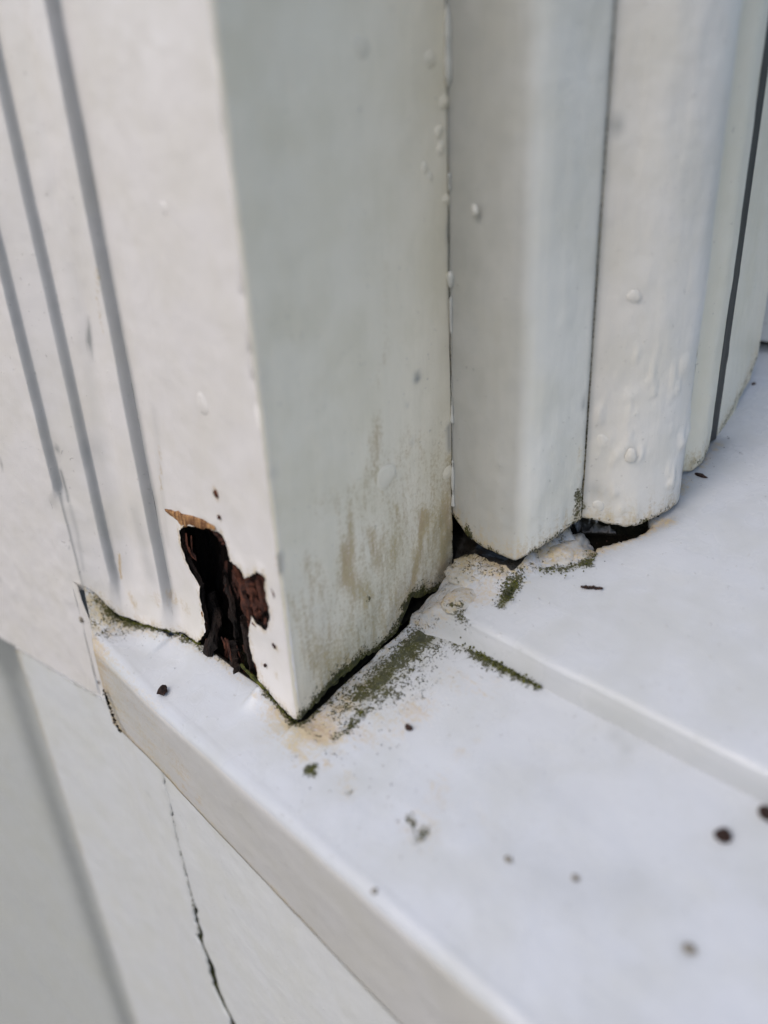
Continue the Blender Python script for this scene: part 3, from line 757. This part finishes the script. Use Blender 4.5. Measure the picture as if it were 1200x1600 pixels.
def tread():
    xs = np.concatenate([np.arange(-.03, .02, .0010), np.arange(.02, .16, .0018), np.linspace(.16, .55, 80)[1:]])
    prof = []                                                                           # (y, height above lower plane)
    y0 = RISER_Y
    for t in np.linspace(-.3, 1, 12): prof.append((y0 + .0035 * t, (STEP - .003) * t))
    for k in range(1, 9):
        a = math.radians(90 * k / 8); prof.append((y0 + .0035 + .004 * (1 - math.cos(a)), STEP - .003 + .003 * math.sin(a)))
    for y in np.concatenate([np.arange(y0 + .009, .24, .0014), np.linspace(.24, .46, 40)[1:]]): prof.append((y, STEP))
    V = []
    for x in xs:
        for y, h in prof:
            # near the post the riser is buried in putty
            bury = math.exp(-(max(x - .004, 0) / .018) ** 2)
            hh = h
            V.append((x, y - bury * .004, TS * (y - bury * .004) + hh))
    V = np.array(V); X, Y = V[:, 0], V[:, 1]
    g = np.interp(Y, gb_y, gb_z) - TS * Y - (V[:, 2] - TS * Y); U = X + K * Y
    V[:, 2] += np.clip(g, -.012, .012) * np.exp(-(np.maximum(U, 0) / .016) ** 2) * sstep(.140, .128, Y)
    V[:, 2] += (fbm(V, 130, 88) * .0022) * np.exp(-(np.maximum(U, 0) / .024) ** 2)
    slot = sstep(.0046, .0026, U + fbm(V, 240, 91) * .0016); V[:, 2] -= .016 * slot * sstep(.1275, .1265, Y)
    # putty fillet under the frame moulding
    fr = np.array([[.008, .127, 0], [.036, .123, 0], [.042, .166, 0]]); d = seg_dist(V * [1, 1, 0], fr)
    V[:, 2] += .0065 * np.exp(-(d / .008) ** 2) * sstep(.001, .008, U) * sstep(.185, .172, Y) * (1 + .7 * fbm(V, 160, 83)) * sstep(.088, .10, Y)
    V[:, 2] -= .014 * pit(V)
    V[:, 2] += (fbm(V, (20, 26, 20), 81) * .0008) * sstep(.088, .1, Y)
    V[:, 1] -= fbm(V, (30, 1, 60), 82) * .0010 * sstep(.1, .088, Y)
    return V, grid_faces(len(xs), len(prof))
V, F = tread()
E1_ = on_y((806, 880), .1235)
def L_t(px): return np.array([on_tread(p) for p in px])
def tread_masks(P):
    st = np.zeros(len(P)); mo = np.zeros(len(P)); gr = np.zeros(len(P))
    gl = np.stack([-K * gb_y, gb_y, gb_z], 1); gd = seg_dist(P, gl)
    mo += .8 * np.exp(-(gd / .0035) ** 2); st += .55 * np.exp(-(gd / .016) ** 2); mo += .16 * np.exp(-(gd / .022) ** 2)
    fd = seg_dist(P * [1, 1, 0], np.array([[-.005, .128, 0], [.036, .123, 0], [.042, .165, 0]])); st += .55 * np.exp(-(fd / .011) ** 2); mo += .24 * np.exp(-(fd / .009) ** 2); gr += .25 * np.exp(-(fd / .006) ** 2)
    for px, r, a in [([(810, 895), (795, 930), (783, 945)], 3.4, .95), ([(800, 915)], 5, .4), ([(835, 890), (880, 890), (915, 880)], 3, .6), ([(925, 868), (920, 885)], 2.5, .6), ([(712, 945), (720, 975), (735, 1000)], 4, .6), ([(880, 820), (860, 850)], 4, .35), ([(900, 800), (890, 820)], 4, .6)]:
        mo += blob(P, L_t(px), r * MM, a)
    for px, r, a in [([(735, 870), (800, 890)], 9, .45), ([(805, 885), (860, 840), (895, 815)], 5, .7), ([(840, 870), (900, 870)], 7, .4), ([(930, 862), (1000, 832), (1045, 815)], 5, .8), ([(1060, 770), (1075, 748)], 4, .5), ([(700, 940), (760, 930)], 8, .3), ([(1095, 725), (1120, 695)], 4, .5)]:
        st += blob(P, L_t(px), r * MM, a)
    for px, r, a in [([(940, 865), (1010, 840), (1060, 800)], 9, .32), ([(1000, 835), (1050, 812)], 5, .5), ([(1060, 790), (1085, 750), (1120, 700)], 8, .38), ([(1115, 695), (1125, 690)], 6, .6), ([(1100, 760), (1150, 700)], 12, .16), ([(735, 975), (760, 1005)], 5, .28), ([(800, 900), (900, 860)], 10, .16)]:  # soft shade round the frame feet laid into the colour, along with grime
        gr += blob(P, L_t(px), r * MM, a)
    gr += .42 * np.exp(-((P[:, 1] - RISER_Y - .001) / .003) ** 2)  # riser face toned darker in colour, as it catches too much light
    so_ = 1.3 * sstep(.0052, .0034, P[:, 0] + K * P[:, 1] + fbm(P * [1, 1, 0], 240, 91) * .0016) * (P[:, 1] < .129); so_ = np.maximum(so_, 1.3 * pit(P))  # gap and pit blackened in the colour to read as deep shade
    so_ = np.maximum(so_, 1.3 * sstep(-.0005, .0015, P[:, 1] - np.interp(P[:, 0], [-.0064, float(E1_[0])], [.1292, .1245])) * (P[:, 0] < E1_[0] - .004) * (P[:, 1] < .17))
    corner = np.exp(-(np.hypot(P[:, 0] - .012, P[:, 1] - .094) / .020) ** 2); st += .30 * corner; gr += .22 * corner; mo += .16 * corner
    return dict(stain=st, moss=mo, grime=gr, hollow_shade=so_)
o = mesh_obj("raised_tread", V, F, M_SILL, SILL, attrs=tread_masks(V)); recalc(o)

# lumps of old putty squeezed out at the foot of the frame
def lump(name, c, rx, ry, rz, mat, parent, seed, masks=None):
    bm = bmesh.new(); bmesh.ops.create_icosphere(bm, subdivisions=4, radius=1.0)
    V = np.array([v.co[:] for v in bm.verts]); F = [[v.index for v in f.verts] for f in bm.faces]; bm.free()
    n = fbm(V + seed, 1.4, seed) * .30 + fbm(V + seed, 4.1, seed + 3) * .12
    V = V * (1 + n[:, None]) * [rx, ry, rz] + np.asarray(c)
    return mesh_obj(name, V, F, mat, parent, attrs=masks(V) if masks else None)
for i, (px, dz, rx, ry, rz) in enumerate([((880, 858), -3, 13, 17, 7), ((850, 866), -4, 17, 15, 6), ((760, 894), -6, 28, 18, 7.5), ((806, 890), -4, 20, 13, 5.5), ((726, 930), -4.5, 12, 18, 5.5), ((903, 868), -3, 8, 9, 5)]):
    c = on_tread(px) + np.array([0, .004, dz * MM])
    def mk(V, c=c, i=i):
        V = np.asarray(V)
        d = tread_masks(V); d['stain'] = d['stain'] * .9 + .16; d['moss'] = d['moss'] * .8 + .07; d['grime'] = d['grime'] + .14; d['hollow_shade'] = d['hollow_shade'] * 0; return d
    lump("putty_lump", c, rx * MM, ry * MM, rz * MM, M_PUTTY, SILL, 90 + i, mk)

# ------------------------------------------------------------------ frame members standing on the tread
def tread_z(x, y): return TS * y + STEP
def prism(name, front, back, foot, mat, parent, masks=None, round_n=3, rad=.009, lump_amp=.0012, amp=.0006, seed=0, dz=.0018):
    """closed upright member; front: plan points, rounded; foot(x,y,s): z of its lower edge"""
    pts = np.asarray(front, float)
    for _ in range(round_n):                                                            # round the arrises
        new = [pts[0]]
        for i in range(1, len(pts) - 1):
            a, b, c = pts[i - 1], pts[i], pts[i + 1]; r = .26
            la, lc = np.linalg.norm(a - b), np.linalg.norm(c - b); r1 = min(r * la, rad) / la; r2 = min(r * lc, rad) / lc
            new += [b + (a - b) * r1, b + (c - b) * r2]
        new.append(pts[-1]); pts = np.array(new)
    s = np.concatenate([[0], np.cumsum(np.linalg.norm(np.diff(pts, axis=0), axis=1))])
    ss = np.arange(0, s[-1], .0014); ss = np.append(ss, s[-1])
    X = np.interp(ss, s, pts[:, 0]); Y = np.interp(ss, s, pts[:, 1])
    t = np.concatenate([np.linspace(0, 1, 50) ** 1.15 * .12, np.linspace(.12, .36, 34)[1:], [.5, .7, .9]])
    tx = np.gradient(X); ty = np.gradient(Y); ln = np.hypot(tx, ty); nx_, ny_ = ty / ln, -tx / ln
    V = []
    for i in range(len(ss)):
        zb = foot(X[i], Y[i], ss[i] / s[-1]) + vnoise(np.array([[ss[i], 0, 0]]), 300, seed)[0] * .0006
        zz = zb + t; zz[-1] = ZTOP
        for z in zz: V.append((X[i], Y[i], z))
    V = np.array(V); k = len(t)
    d = fbm(V, (50, 50, 20), seed + 1) * amp + fbm(V, (200, 200, 120), seed + 5) * amp * .35
    lo_ = sstep(.20, .04, V[:, 2] - V[:, 1] * .27); d = d + np.maximum(0, fbm(V, (150, 150, 90), seed + 8) - .25) * lump_amp * lo_
    V[:, 0] += nx_.repeat(k) * d; V[:, 1] += ny_.repeat(k) * d
    F = grid_faces(len(ss), k); n0 = len(V)
    bk = np.asarray(back, float); zb = [float(foot(x, y, 1)) + .002 for x, y in bk]
    B = np.array([[x, y, z] for (x, y), zz in zip(bk, zb) for z in (zz, ZTOP)])
    V = np.vstack([V, B]); nb = len(bk)
    ringb = [i * k for i in range(len(ss))] + [n0 + 2 * j for j in range(nb)]
    ringt = [i * k + k - 1 for i in range(len(ss))] + [n0 + 2 * j + 1 for j in range(nb)]
    F.append(ringb); F.append(ringt)
    for j in range(nb - 1): F.append([n0 + 2 * j, n0 + 2 * j + 1, n0 + 2 * j + 3, n0 + 2 * j + 2])
    last = (len(ss) - 1) * k
    F.append([last, last + k - 1, n0 + 1, n0]); F.append([n0 + 2 * nb - 2, n0 + 2 * nb - 1, k - 1, 0])
    at = masks(V) if masks else dict(moss=np.zeros(len(V)), stain=np.zeros(len(V)), grime=np.zeros(len(V)))
    o = mesh_obj(name, V, F, mat, parent, attrs=at); recalc(o)
    return o

def frame_masks(foot_line, extra_st=(), extra_gr=(), extra_mo=(), film=None):  # film: strength and x range of shade painted on a face
    def fn(P):
        fd = seg_dist(P, np.asarray(foot_line)); st = .38 * np.exp(-(fd / .007) ** 2) + .18 * np.exp(-(fd / .025) ** 2); mo = .45 * np.exp(-(fd / .0025) ** 2); gr = np.zeros(len(P))
        for lst, arr in ((extra_st, st), (extra_gr, gr), (extra_mo, mo)):
            for line, r, a in lst: arr += blob(P, np.asarray(line), r * MM, a)
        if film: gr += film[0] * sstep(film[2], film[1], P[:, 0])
        return dict(stain=st, moss=mo, grime=gr)
    return fn

# first frame member: front face to the left, side face to the right
E1 = on_y((806, 880), .1235); S2 = on_y((910, 760), .167)
A0 = np.array([-.0064, .1290])
def interp_foot(pl):
    pl = np.asarray(pl)   # rows: s fraction, z
    return lambda x, y, s: np.interp(s, pl[:, 0], pl[:, 1])
z0 = on_y((728, 812), .129)[2]; z0b = on_y((752, 850), .127)[2]; z1 = on_y((806, 883), .1235)[2]; z2 = on_y((893, 806), .167)[2]
FRAME1 = empty("frame_moulding", "white frame moulding with a rounded edge, next to the post reveal", "frame moulding", (.02, .14, .05))
w1 = np.hypot(E1[0] - A0[0], .0055); w2 = np.hypot(S2[0] - E1[0], .0435); wt = w1 + w2
fl = [(A0[0], A0[1], z0), (A0[0] + .012, .127, z0b), (E1[0], .1235, z1), (S2[0], .167, z2)]
seam2 = [(S2[0], .167, z) for z in np.linspace(.06, .33, 12)]
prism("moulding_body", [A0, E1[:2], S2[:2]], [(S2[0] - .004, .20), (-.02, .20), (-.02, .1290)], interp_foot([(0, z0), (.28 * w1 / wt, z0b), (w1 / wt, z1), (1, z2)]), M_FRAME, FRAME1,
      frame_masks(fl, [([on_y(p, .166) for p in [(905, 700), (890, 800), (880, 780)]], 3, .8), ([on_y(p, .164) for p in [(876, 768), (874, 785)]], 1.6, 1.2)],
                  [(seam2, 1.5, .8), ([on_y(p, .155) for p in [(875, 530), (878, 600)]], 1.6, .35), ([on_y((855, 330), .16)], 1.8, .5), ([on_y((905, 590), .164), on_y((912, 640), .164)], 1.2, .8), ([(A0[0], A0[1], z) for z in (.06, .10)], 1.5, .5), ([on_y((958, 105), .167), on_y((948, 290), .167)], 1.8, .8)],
                  [([on_y((897, 800), .165), on_y((905, 770), .165)], 3.2, .8), ([on_y((730, 825), .128), on_y((738, 850), .128)], 3, .8)], film=(.78, E1[0] - .006, E1[0] + .001)), seed=101)  # the film darkens the left face as painted shade
for i, (px, y, nr, r, h) in enumerate([((741, 329), .128, (-.15, -.98, 0), 2.6, 2.4)]):
    q = on_y(px, y)
    # slide to the member's surface
    for yy in np.linspace(.1235, .167, 200):
        q = on_y(px, yy); xs_ = np.interp(yy, [.1235, .129], [E1[0], A0[0]]) if px[0] < 806 else np.interp(yy, [.1235, .167], [E1[0], S2[0]])
        if (px[0] < 806 and q[0] <= xs_) or (px[0] >= 806 and q[0] <= xs_): break
    n_ = np.array(nr); n_ = n_ / np.linalg.norm(n_)
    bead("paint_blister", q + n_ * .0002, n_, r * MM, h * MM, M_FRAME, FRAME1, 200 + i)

zs_ = np.linspace(.075, .40, 260); ringn = 8; SV = []
for z in zs_:
    q = np.array([[A0[0], A0[1], z]]); rr_ = .0010 + .0016 * max(0, float(vnoise(q, (1, 1, 95), 61)[0])) * (1.3 if z > .19 else .6) + .0007 * float(vnoise(q, (1, 1, 240), 62)[0])
    rr_ = .7 * max(rr_, .0002) * (1 if float(vnoise(q, (1, 1, 60), 64)[0]) > (-.1 if z > .2 else .25) else .15)
    for k in range(ringn):
        a_ = math.tau * k / ringn; SV.append((A0[0] + .0006 + rr_ * math.cos(a_), A0[1] - .0006 + rr_ * math.sin(a_), z))
SF = [[i * ringn + k, i * ringn + (k + 1) % ringn, (i + 1) * ringn + (k + 1) % ringn, (i + 1) * ringn + k] for i in range(len(zs_) - 1) for k in range(ringn)]
o = mesh_obj("paint_seam", SV, SF, M_FRAME, FRAME1, attrs=dict(grime=np.array([.42 + .35 * max(0, float(vnoise(np.array([[0, 0, v[2]]]), 120, 3)[0])) for v in SV]), moss=np.zeros(len(SV)), stain=np.zeros(len(SV)))); recalc(o)
# second member, its foot hanging over an open hole
FRAME2 = empty("frame_board", "white blistered frame board whose foot hangs over a black gap on the tread", "frame board", (.07, .19, .06))
B0 = np.array([on_y((914, 740), .168)[0], .168]); E2 = on_y((982, 826), .182); R2 = on_y((1056, 792), .211); I2 = on_y((1062, 762), .236)
zz0 = on_y((900, 806), .168)[2]; zz1 = on_y((940, 814), .175)[2]; zz2 = on_y((992, 829), .183)[2]; zz3 = on_y((1056, 793), .211)[2]
la = np.hypot(*(E2[:2] - B0)); lb = np.hypot(*(R2[:2] - E2[:2])); tot = la + lb + .012
foot2 = interp_foot([(0, zz0), (.45 * la / tot, zz1), (la / tot, zz2), ((la + lb) / tot, zz3), (1, zz3)])
blist2 = [((985, 712), 5.5, 1.9), ((942, 690), 6, 1.0), ((935, 790), 5, 1.2), ((990, 463), 5, .9)]
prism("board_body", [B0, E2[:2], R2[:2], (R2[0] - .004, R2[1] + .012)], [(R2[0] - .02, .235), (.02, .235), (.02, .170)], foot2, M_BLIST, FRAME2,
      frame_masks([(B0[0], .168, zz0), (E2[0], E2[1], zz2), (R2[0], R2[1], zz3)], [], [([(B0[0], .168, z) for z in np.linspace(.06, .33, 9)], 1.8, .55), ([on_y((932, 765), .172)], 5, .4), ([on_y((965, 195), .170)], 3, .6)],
                  [([on_y((910, 790), .168)], 3, .6)], film=(.42, B0[0] - .001, B0[0] + .028)), seed=111, amp=.0008, lump_amp=.0042)  # the film paints shade on the front, fading away from the seam
for i, (px, r, h) in enumerate(blist2):
    for s_ in np.linspace(0, 1, 200):
        L_ = s_ * (la + lb); pxy = B0 + (E2[:2] - B0) * L_ / la if L_ < la else E2[:2] + (R2[:2] - E2[:2]) * (L_ - la) / lb
        q = on_y(px, pxy[1])
        if q[0] <= pxy[0]: break
    dvec = (E2[:2] - B0) if L_ < la else (R2[:2] - E2[:2]); n_ = np.array([dvec[1], -dvec[0], 0]); n_ /= np.linalg.norm(n_)
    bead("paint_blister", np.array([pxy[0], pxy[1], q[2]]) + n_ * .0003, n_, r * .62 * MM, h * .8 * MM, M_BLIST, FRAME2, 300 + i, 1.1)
# dark sheet standing in for the shade of the hollow under it
hol = np.array([[.030, .185, .05], [.10, .200, .05]])
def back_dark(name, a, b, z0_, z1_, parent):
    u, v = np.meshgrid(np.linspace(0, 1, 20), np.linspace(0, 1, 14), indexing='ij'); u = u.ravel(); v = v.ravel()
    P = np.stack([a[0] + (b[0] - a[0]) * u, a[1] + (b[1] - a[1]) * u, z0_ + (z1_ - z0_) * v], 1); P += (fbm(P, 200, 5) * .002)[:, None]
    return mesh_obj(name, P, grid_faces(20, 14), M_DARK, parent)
back_dark("shade_sheet", (.022, .186), (.082, .205), .040, .085, FRAME2)

# third, slim member behind; dark seal; fourth strip; sash
I3 = on_y((1108, 700), .266)
STRIP = empty("frame_bead", "slim pale frame bead between the blistered board and the dark seal", "frame bead", (.07, .25, .07))
x3 = float(on_y((1064, 755), .232)[0])
zb3 = [on_y((1064, 748), .232)[2], on_y((1090, 735), .250)[2], on_y((1108, 700), .266)[2]]
prism("bead_body", [(x3 - .006, .224), (x3 + .0005, .2285), (x3 + .0005, .232), (x3 - .0045, .236), (x3 - .0050, .243), (x3 - .0015, .248), (x3 + .0008, .254), (float(I3[0]), .266)], [(I3[0] - .012, .267), (x3 - .03, .224)], interp_foot([(0, zb3[0]), (.2, zb3[0]), (.6, zb3[1]), (1, zb3[2])]), M_BEAD, STRIP,
      frame_masks([(x3, .232, zb3[0]), (I3[0], .266, zb3[2])]), seed=121, amp=.0006, rad=.002)
G0 = on_y((1108, 700), .268); 
SEAL = empty("weather_seal", "dark grey weather seal in the slot between two pale frame strips", "seal", (.07, .27, .07))
xg = float(I3[0]) - .0035
zg = on_y((1112, 686), .272)[2]
prism("seal_strip", [(xg, .2672), (xg - .0006, .275), (xg - .001, .284)], [(xg - .015, .284), (xg - .015, .2672)], lambda x, y, s: zg - .004, M_SEAL, SEAL, seed=131, amp=.0002)
P4 = empty("frame_strip", "pale frame strip right of the dark seal with a chipped wavy foot", "frame strip", (.07, .31, .09))
p40 = on_y((1121, 684), .287); p41 = on_y((1184, 556), .352)
_zf4 = [on_y(p, y)[2] for p, y in (((1121, 686), .287), ((1135, 672), .300), ((1152, 652), .315), ((1157, 625), .325), ((1172, 598), .338), ((1184, 557), .352))]
zf4 = [z + d_ for z, d_ in zip(_zf4, (0, .0012, -.0022, .0022, -.0015, 0))]
prism("strip_body", [(p40[0] - .002, .2845), (p40[0], .2865), (p41[0], .352)], [(p41[0] - .02, .352), (p40[0] - .02, .2845)], interp_foot(list(zip([0, .2, .43, .58, .78, 1], zf4))), M_BEAD, P4,
      frame_masks([(p40[0], .287, zf4[0]), (p41[0], .352, zf4[-1])]), seed=141, amp=.0005)
SASH = empty("window_sash", "pale window sash at the far right edge standing over a black gap", "window sash", (.06, .38, .12))
q5 = on_y((1190, 534), .385)
def sbox(name, a, b, mat, parent):
    (x0, y0, z0_), (x1, y1, z1_) = a, b
    bm = bmesh.new(); bmesh.ops.create_cube(bm, size=1.0)
    for v in bm.verts: v.co = Vector(((x0 + x1) / 2 + v.co.x * (x1 - x0), (y0 + y1) / 2 + v.co.y * (y1 - y0), (z0_ + z1_) / 2 + v.co.z * (z1_ - z0_))) - parent.location
    bmesh.ops.bevel(bm, geom=bm.edges[:], offset=.0015, segments=2, affect='EDGES')
    me = bpy.data.meshes.new(name); bm.to_mesh(me); bm.free(); me.materials.append(mat)
    o = bpy.data.objects.new(name, me); COL.objects.link(o); o.parent = parent; return o
zs5 = float(q5[2])
sbox("bottom_rail", (.02, .385, zs5), (.105, .425, zs5 + .085), M_SASH, SASH)
sbox("stile", (.02, .3846, zs5 + .0855), (.10, .425, ZTOP), M_SASH, SASH)
back_dark("shade_sheet", (.02, .398), (.12, .398), zs5 - .03, zs5 + .004, SASH)  # dark sheet for the shade in the gap under the sash

# ------------------------------------------------------------------ moss: tiny tufts along the joints
def moss(name, label, pts, r_mm, spread, n, seed, mat=M_MOSS, size=(.35, 1.0), lift=0.0):
    r = np.random.RandomState(seed); pts = np.asarray(pts); L = np.concatenate([[0], np.cumsum(np.linalg.norm(np.diff(pts, axis=0), axis=1))])
    ico = bmesh.new(); bmesh.ops.create_icosphere(ico, subdivisions=1, radius=1.0)
    iv = np.array([v.co[:] for v in ico.verts]); fi = [[v.index for v in f.verts] for f in ico.faces]; ico.free()
    V = []; F = []
    for i in range(n):
        s = r.uniform(0, L[-1]); c = np.array([np.interp(s, L, pts[:, k]) for k in range(3)])
        c = c + r.normal(0, 1, 3) * np.array(spread) * MM + [0, 0, lift * MM]
        q = r.uniform(*size) ** 1.3 * r_mm * MM; d = iv * (1 + r.uniform(-.35, .35, (len(iv), 1))) * q * r.uniform(.6, 1.3, 3)
        b = len(V) * len(iv); V.append(c + d); F += [[b + k for k in f] for f in fi]
    o = mesh_obj(name, np.concatenate(V), F, mat, origin=pts[0], smooth=False)
    return tag(o, label, "moss", kind="stuff")
gap3 = np.stack([-K * gb_y - .004, gb_y, gb_z - .003], 1)
moss("moss", "dark moss packed in the open gap at the foot of the post reveal", gap3, 1.3, (1.0, 1.0, .7), 420, 1)
def surf(px): 
    P = on_sill(px); 
    for _ in range(8):
        z = float(sill_z(np.array([P[0]]), np.array([P[1]]))[0]); P = hit(px, (0, 0, 1), z) * .5 + P * .5
    return P
moss("moss", "green moss patch on the sill ramp below the reveal gap", [surf(p) for p in [(690, 956), (650, 988), (618, 1026), (586, 1058), (556, 1090)]], .48, (4.4, 5.2, .3), 480, 2)
moss("moss", "thin moss line on the sill pointing away from the corner foot", [surf(p) for p in [(566, 1110), (548, 1136), (524, 1150)]], .5, (1.2, 1.4, .2), 110, 3)
moss("moss", "dark moss row along the foot of the sill riser", [surf(p) for p in [(706, 962), (722, 994), (748, 1022), (790, 1044), (822, 1060), (846, 1073)]], .75, (1.6, 1.5, .6), 430, 4, lift=.5)
moss("moss", "yellow green moss tuft under the rounded frame moulding", [on_tread(p) + [0, 0, .002] for p in [(806, 896), (798, 925), (785, 944)]], .6, (3.2, 2.4, .6), 190, 5)
moss("moss", "moss fringe on the putty lump beside the black hole", [on_tread(p) + [0, 0, .001] for p in [(838, 897), (880, 896), (912, 884), (924, 866)]], .5, (2.4, 1.8, .6), 140, 6)
lf = np.array([q + np.array([0, .0004, -.0012]) for q in foot_l])  # tufts packed into both front cracks also stand in for their dark shade
moss("moss", "thin dark moss line in the crack under the reeded moulding", lf, .8, (.4, .4, .35), 300, 7)
rf = np.array([q + np.array([0, -.0002, -.001]) for q in foot_r])
moss("moss", "thin moss line in the crack right of the rotten hole", rf, .6, (.4, .4, .3), 90, 8)
moss("moss", "grey green moss speck in front of the post corner", [surf(p) for p in [(474, 1212), (484, 1206), (494, 1198)]], .6, (.8, .8, .2), 40, 9)

# ------------------------------------------------------------------ loose dirt
def grit(name, label, px_list, spread_px, n, seed, fn, size, mat):
    r = np.random.RandomState(seed); V = []; F = []
    tet = np.array([[1, 0, -.4], [-.5, .87, -.4], [-.5, -.87, -.4], [.1, 0, .8], [0, .5, .4]])
    tf = [[0, 1, 4], [1, 2, 3], [2, 0, 3], [0, 4, 3], [4, 1, 3], [2, 1, 0]]
    for k in range(n):
        p = np.array(px_list[r.randint(len(px_list))], float) + r.normal(0, 1, 2) * spread_px
        c = fn(tuple(p)); q = r.uniform(.35, 1) ** 2 * size * MM; a = r.uniform(0, 6.28)
        R_ = np.array([[math.cos(a), -math.sin(a), 0], [math.sin(a), math.cos(a), 0], [0, 0, 1]])
        b = len(V); V += list((tet * [q * r.uniform(.6, 1.8), q, q * .7]) @ R_.T + c + [0, 0, q * .3]); F += [[b + i for i in f] for f in tf]
    return tag(mesh_obj(name, V, F, mat, origin=V[0], smooth=False), label, "grit", kind="stuff")
grit("grit", "fine brown grit on the sill below the post reveal", [(560, 1110), (600, 1090), (640, 1060), (520, 1160), (600, 1140), (680, 1040), (480, 1190), (560, 1200), (655, 1300)], (26, 20), 150, 1, surf, .55, M_CRUMB)
grit("grit", "fine grey dust specks over the open sill", [(700, 1250), (850, 1350), (760, 1180), (620, 1300), (950, 1300), (820, 1130)], (80, 60), 70, 2, surf, .42, M_GREYDIRT)
grit("grit", "dark grit gathered at the foot of the frame on the tread", [(1000, 838), (1050, 812), (1080, 760), (1110, 720), (940, 862), (870, 890), (800, 925), (1150, 690), (1165, 620)], (14, 9), 110, 3, on_tread, .6, M_CRUMB)
grit("grit", "small dark grit in the putty under the reeded moulding", [(160, 960), (200, 985), (180, 1000), (240, 1000), (300, 1030)], (14, 10), 50, 4, surf, .5, M_CRUMB)
def crumb(name, label, c, r_mm, mat, seed, sc=(1, 1, 1), cat="crumb", group=None):
    r = np.random.RandomState(seed); bm = bmesh.new(); bmesh.ops.create_icosphere(bm, subdivisions=2, radius=1.0)
    V = np.array([v.co[:] for v in bm.verts]); F = [[v.index for v in f.verts] for f in bm.faces]; bm.free()
    V = V * (1 + .55 * fbm(V + seed * 3.1, 1.3, seed)[:, None] + .25 * vnoise(V + seed, 3.1, seed + 9)[:, None]) * np.array(sc) * r_mm * MM + np.asarray(c) + [0, 0, r_mm * MM * sc[2] * .45]
    o = mesh_obj(name, V, F, mat, origin=c, smooth=False); return tag(o, label, cat, group)
crumb("dirt_crumb", "small dark brown crumb on the narrow end of the sill below the hole", surf((255, 1082)), 3.0, M_CRUMB, 1)
crumb("dirt_crumb", "tiny dark crumb on the sill right of the moss patch", surf((638, 1138)), 1.9, M_CRUMB, 2, (1.3, .8, .8))
crumb("dirt_crumb", "round dark brown pellet on the open sill at the right", surf((1128, 1309)), 3.0, M_CRUMB, 3)
crumb("dirt_crumb", "brown pellet at the right edge of the picture, below the riser", surf((1197, 1276)), 3.2, M_CRUMB, 4)
crumb("dirt_crumb", "pale green grey blob in the lower right of the sill", surf((1078, 1484)), 2.6, M_GREYDIRT, 5, (1, 1, .3))
crumb("dirt_crumb", "grey blob on the lower sill, right one of two faint ones", surf((900, 1373)), 1.5, M_GREYDIRT, 6, (1.2, 1, .5))
crumb("dirt_crumb", "grey blob on the lower sill, left one of two faint ones", surf((795, 1344)), 1.5, M_GREYDIRT, 7, (1.2, 1, .5))
crumb("dirt_crumb", "small grey crumb just behind the nosing edge", surf((585, 1393)), 1.3, M_GREYDIRT, 8, (1, 1, .6))
crumb("dirt_crumb", "dark crumb at the foot of the slim frame bead", on_tread((1095, 744)), 1.7, M_CRUMB, 9, (2.2, .8, .7))
crumb("dirt_crumb", "tiny dark crumb on the tread under the far sash", on_tread((1177, 601)), 1.2, M_CRUMB, 10)
crumb("dirt_crumb", "dark crumb stuck to the wall board beside the sill end", on_front((130, 970)), 2.4, M_GREYDIRT, 11)
crumb("dirt_crumb", "black speck on the wall board just above the joint", on_front((157, 1066)), 1.6, M_CRUMB, 12)
o = splinter("twig", on_tread((907, 919)) + [0, 0, .001], on_tread((942, 922)) + [0, 0, .001], .0022, .0014, M_CRUMB, None, "short brown twig fragment lying on the raised tread", "twig", 77)
# dark open seam between wall board and nosing end
cr = np.array([on_y(p, -.0435) for p in [(162, 1078), (168, 1095), (174, 1112), (181, 1130), (190, 1146)]])
moss("moss", "row of dark lumps in the vertical crack at the left end of the nosing", cr, .85, (.35, .3, .6), 110, 15, M_DARK)
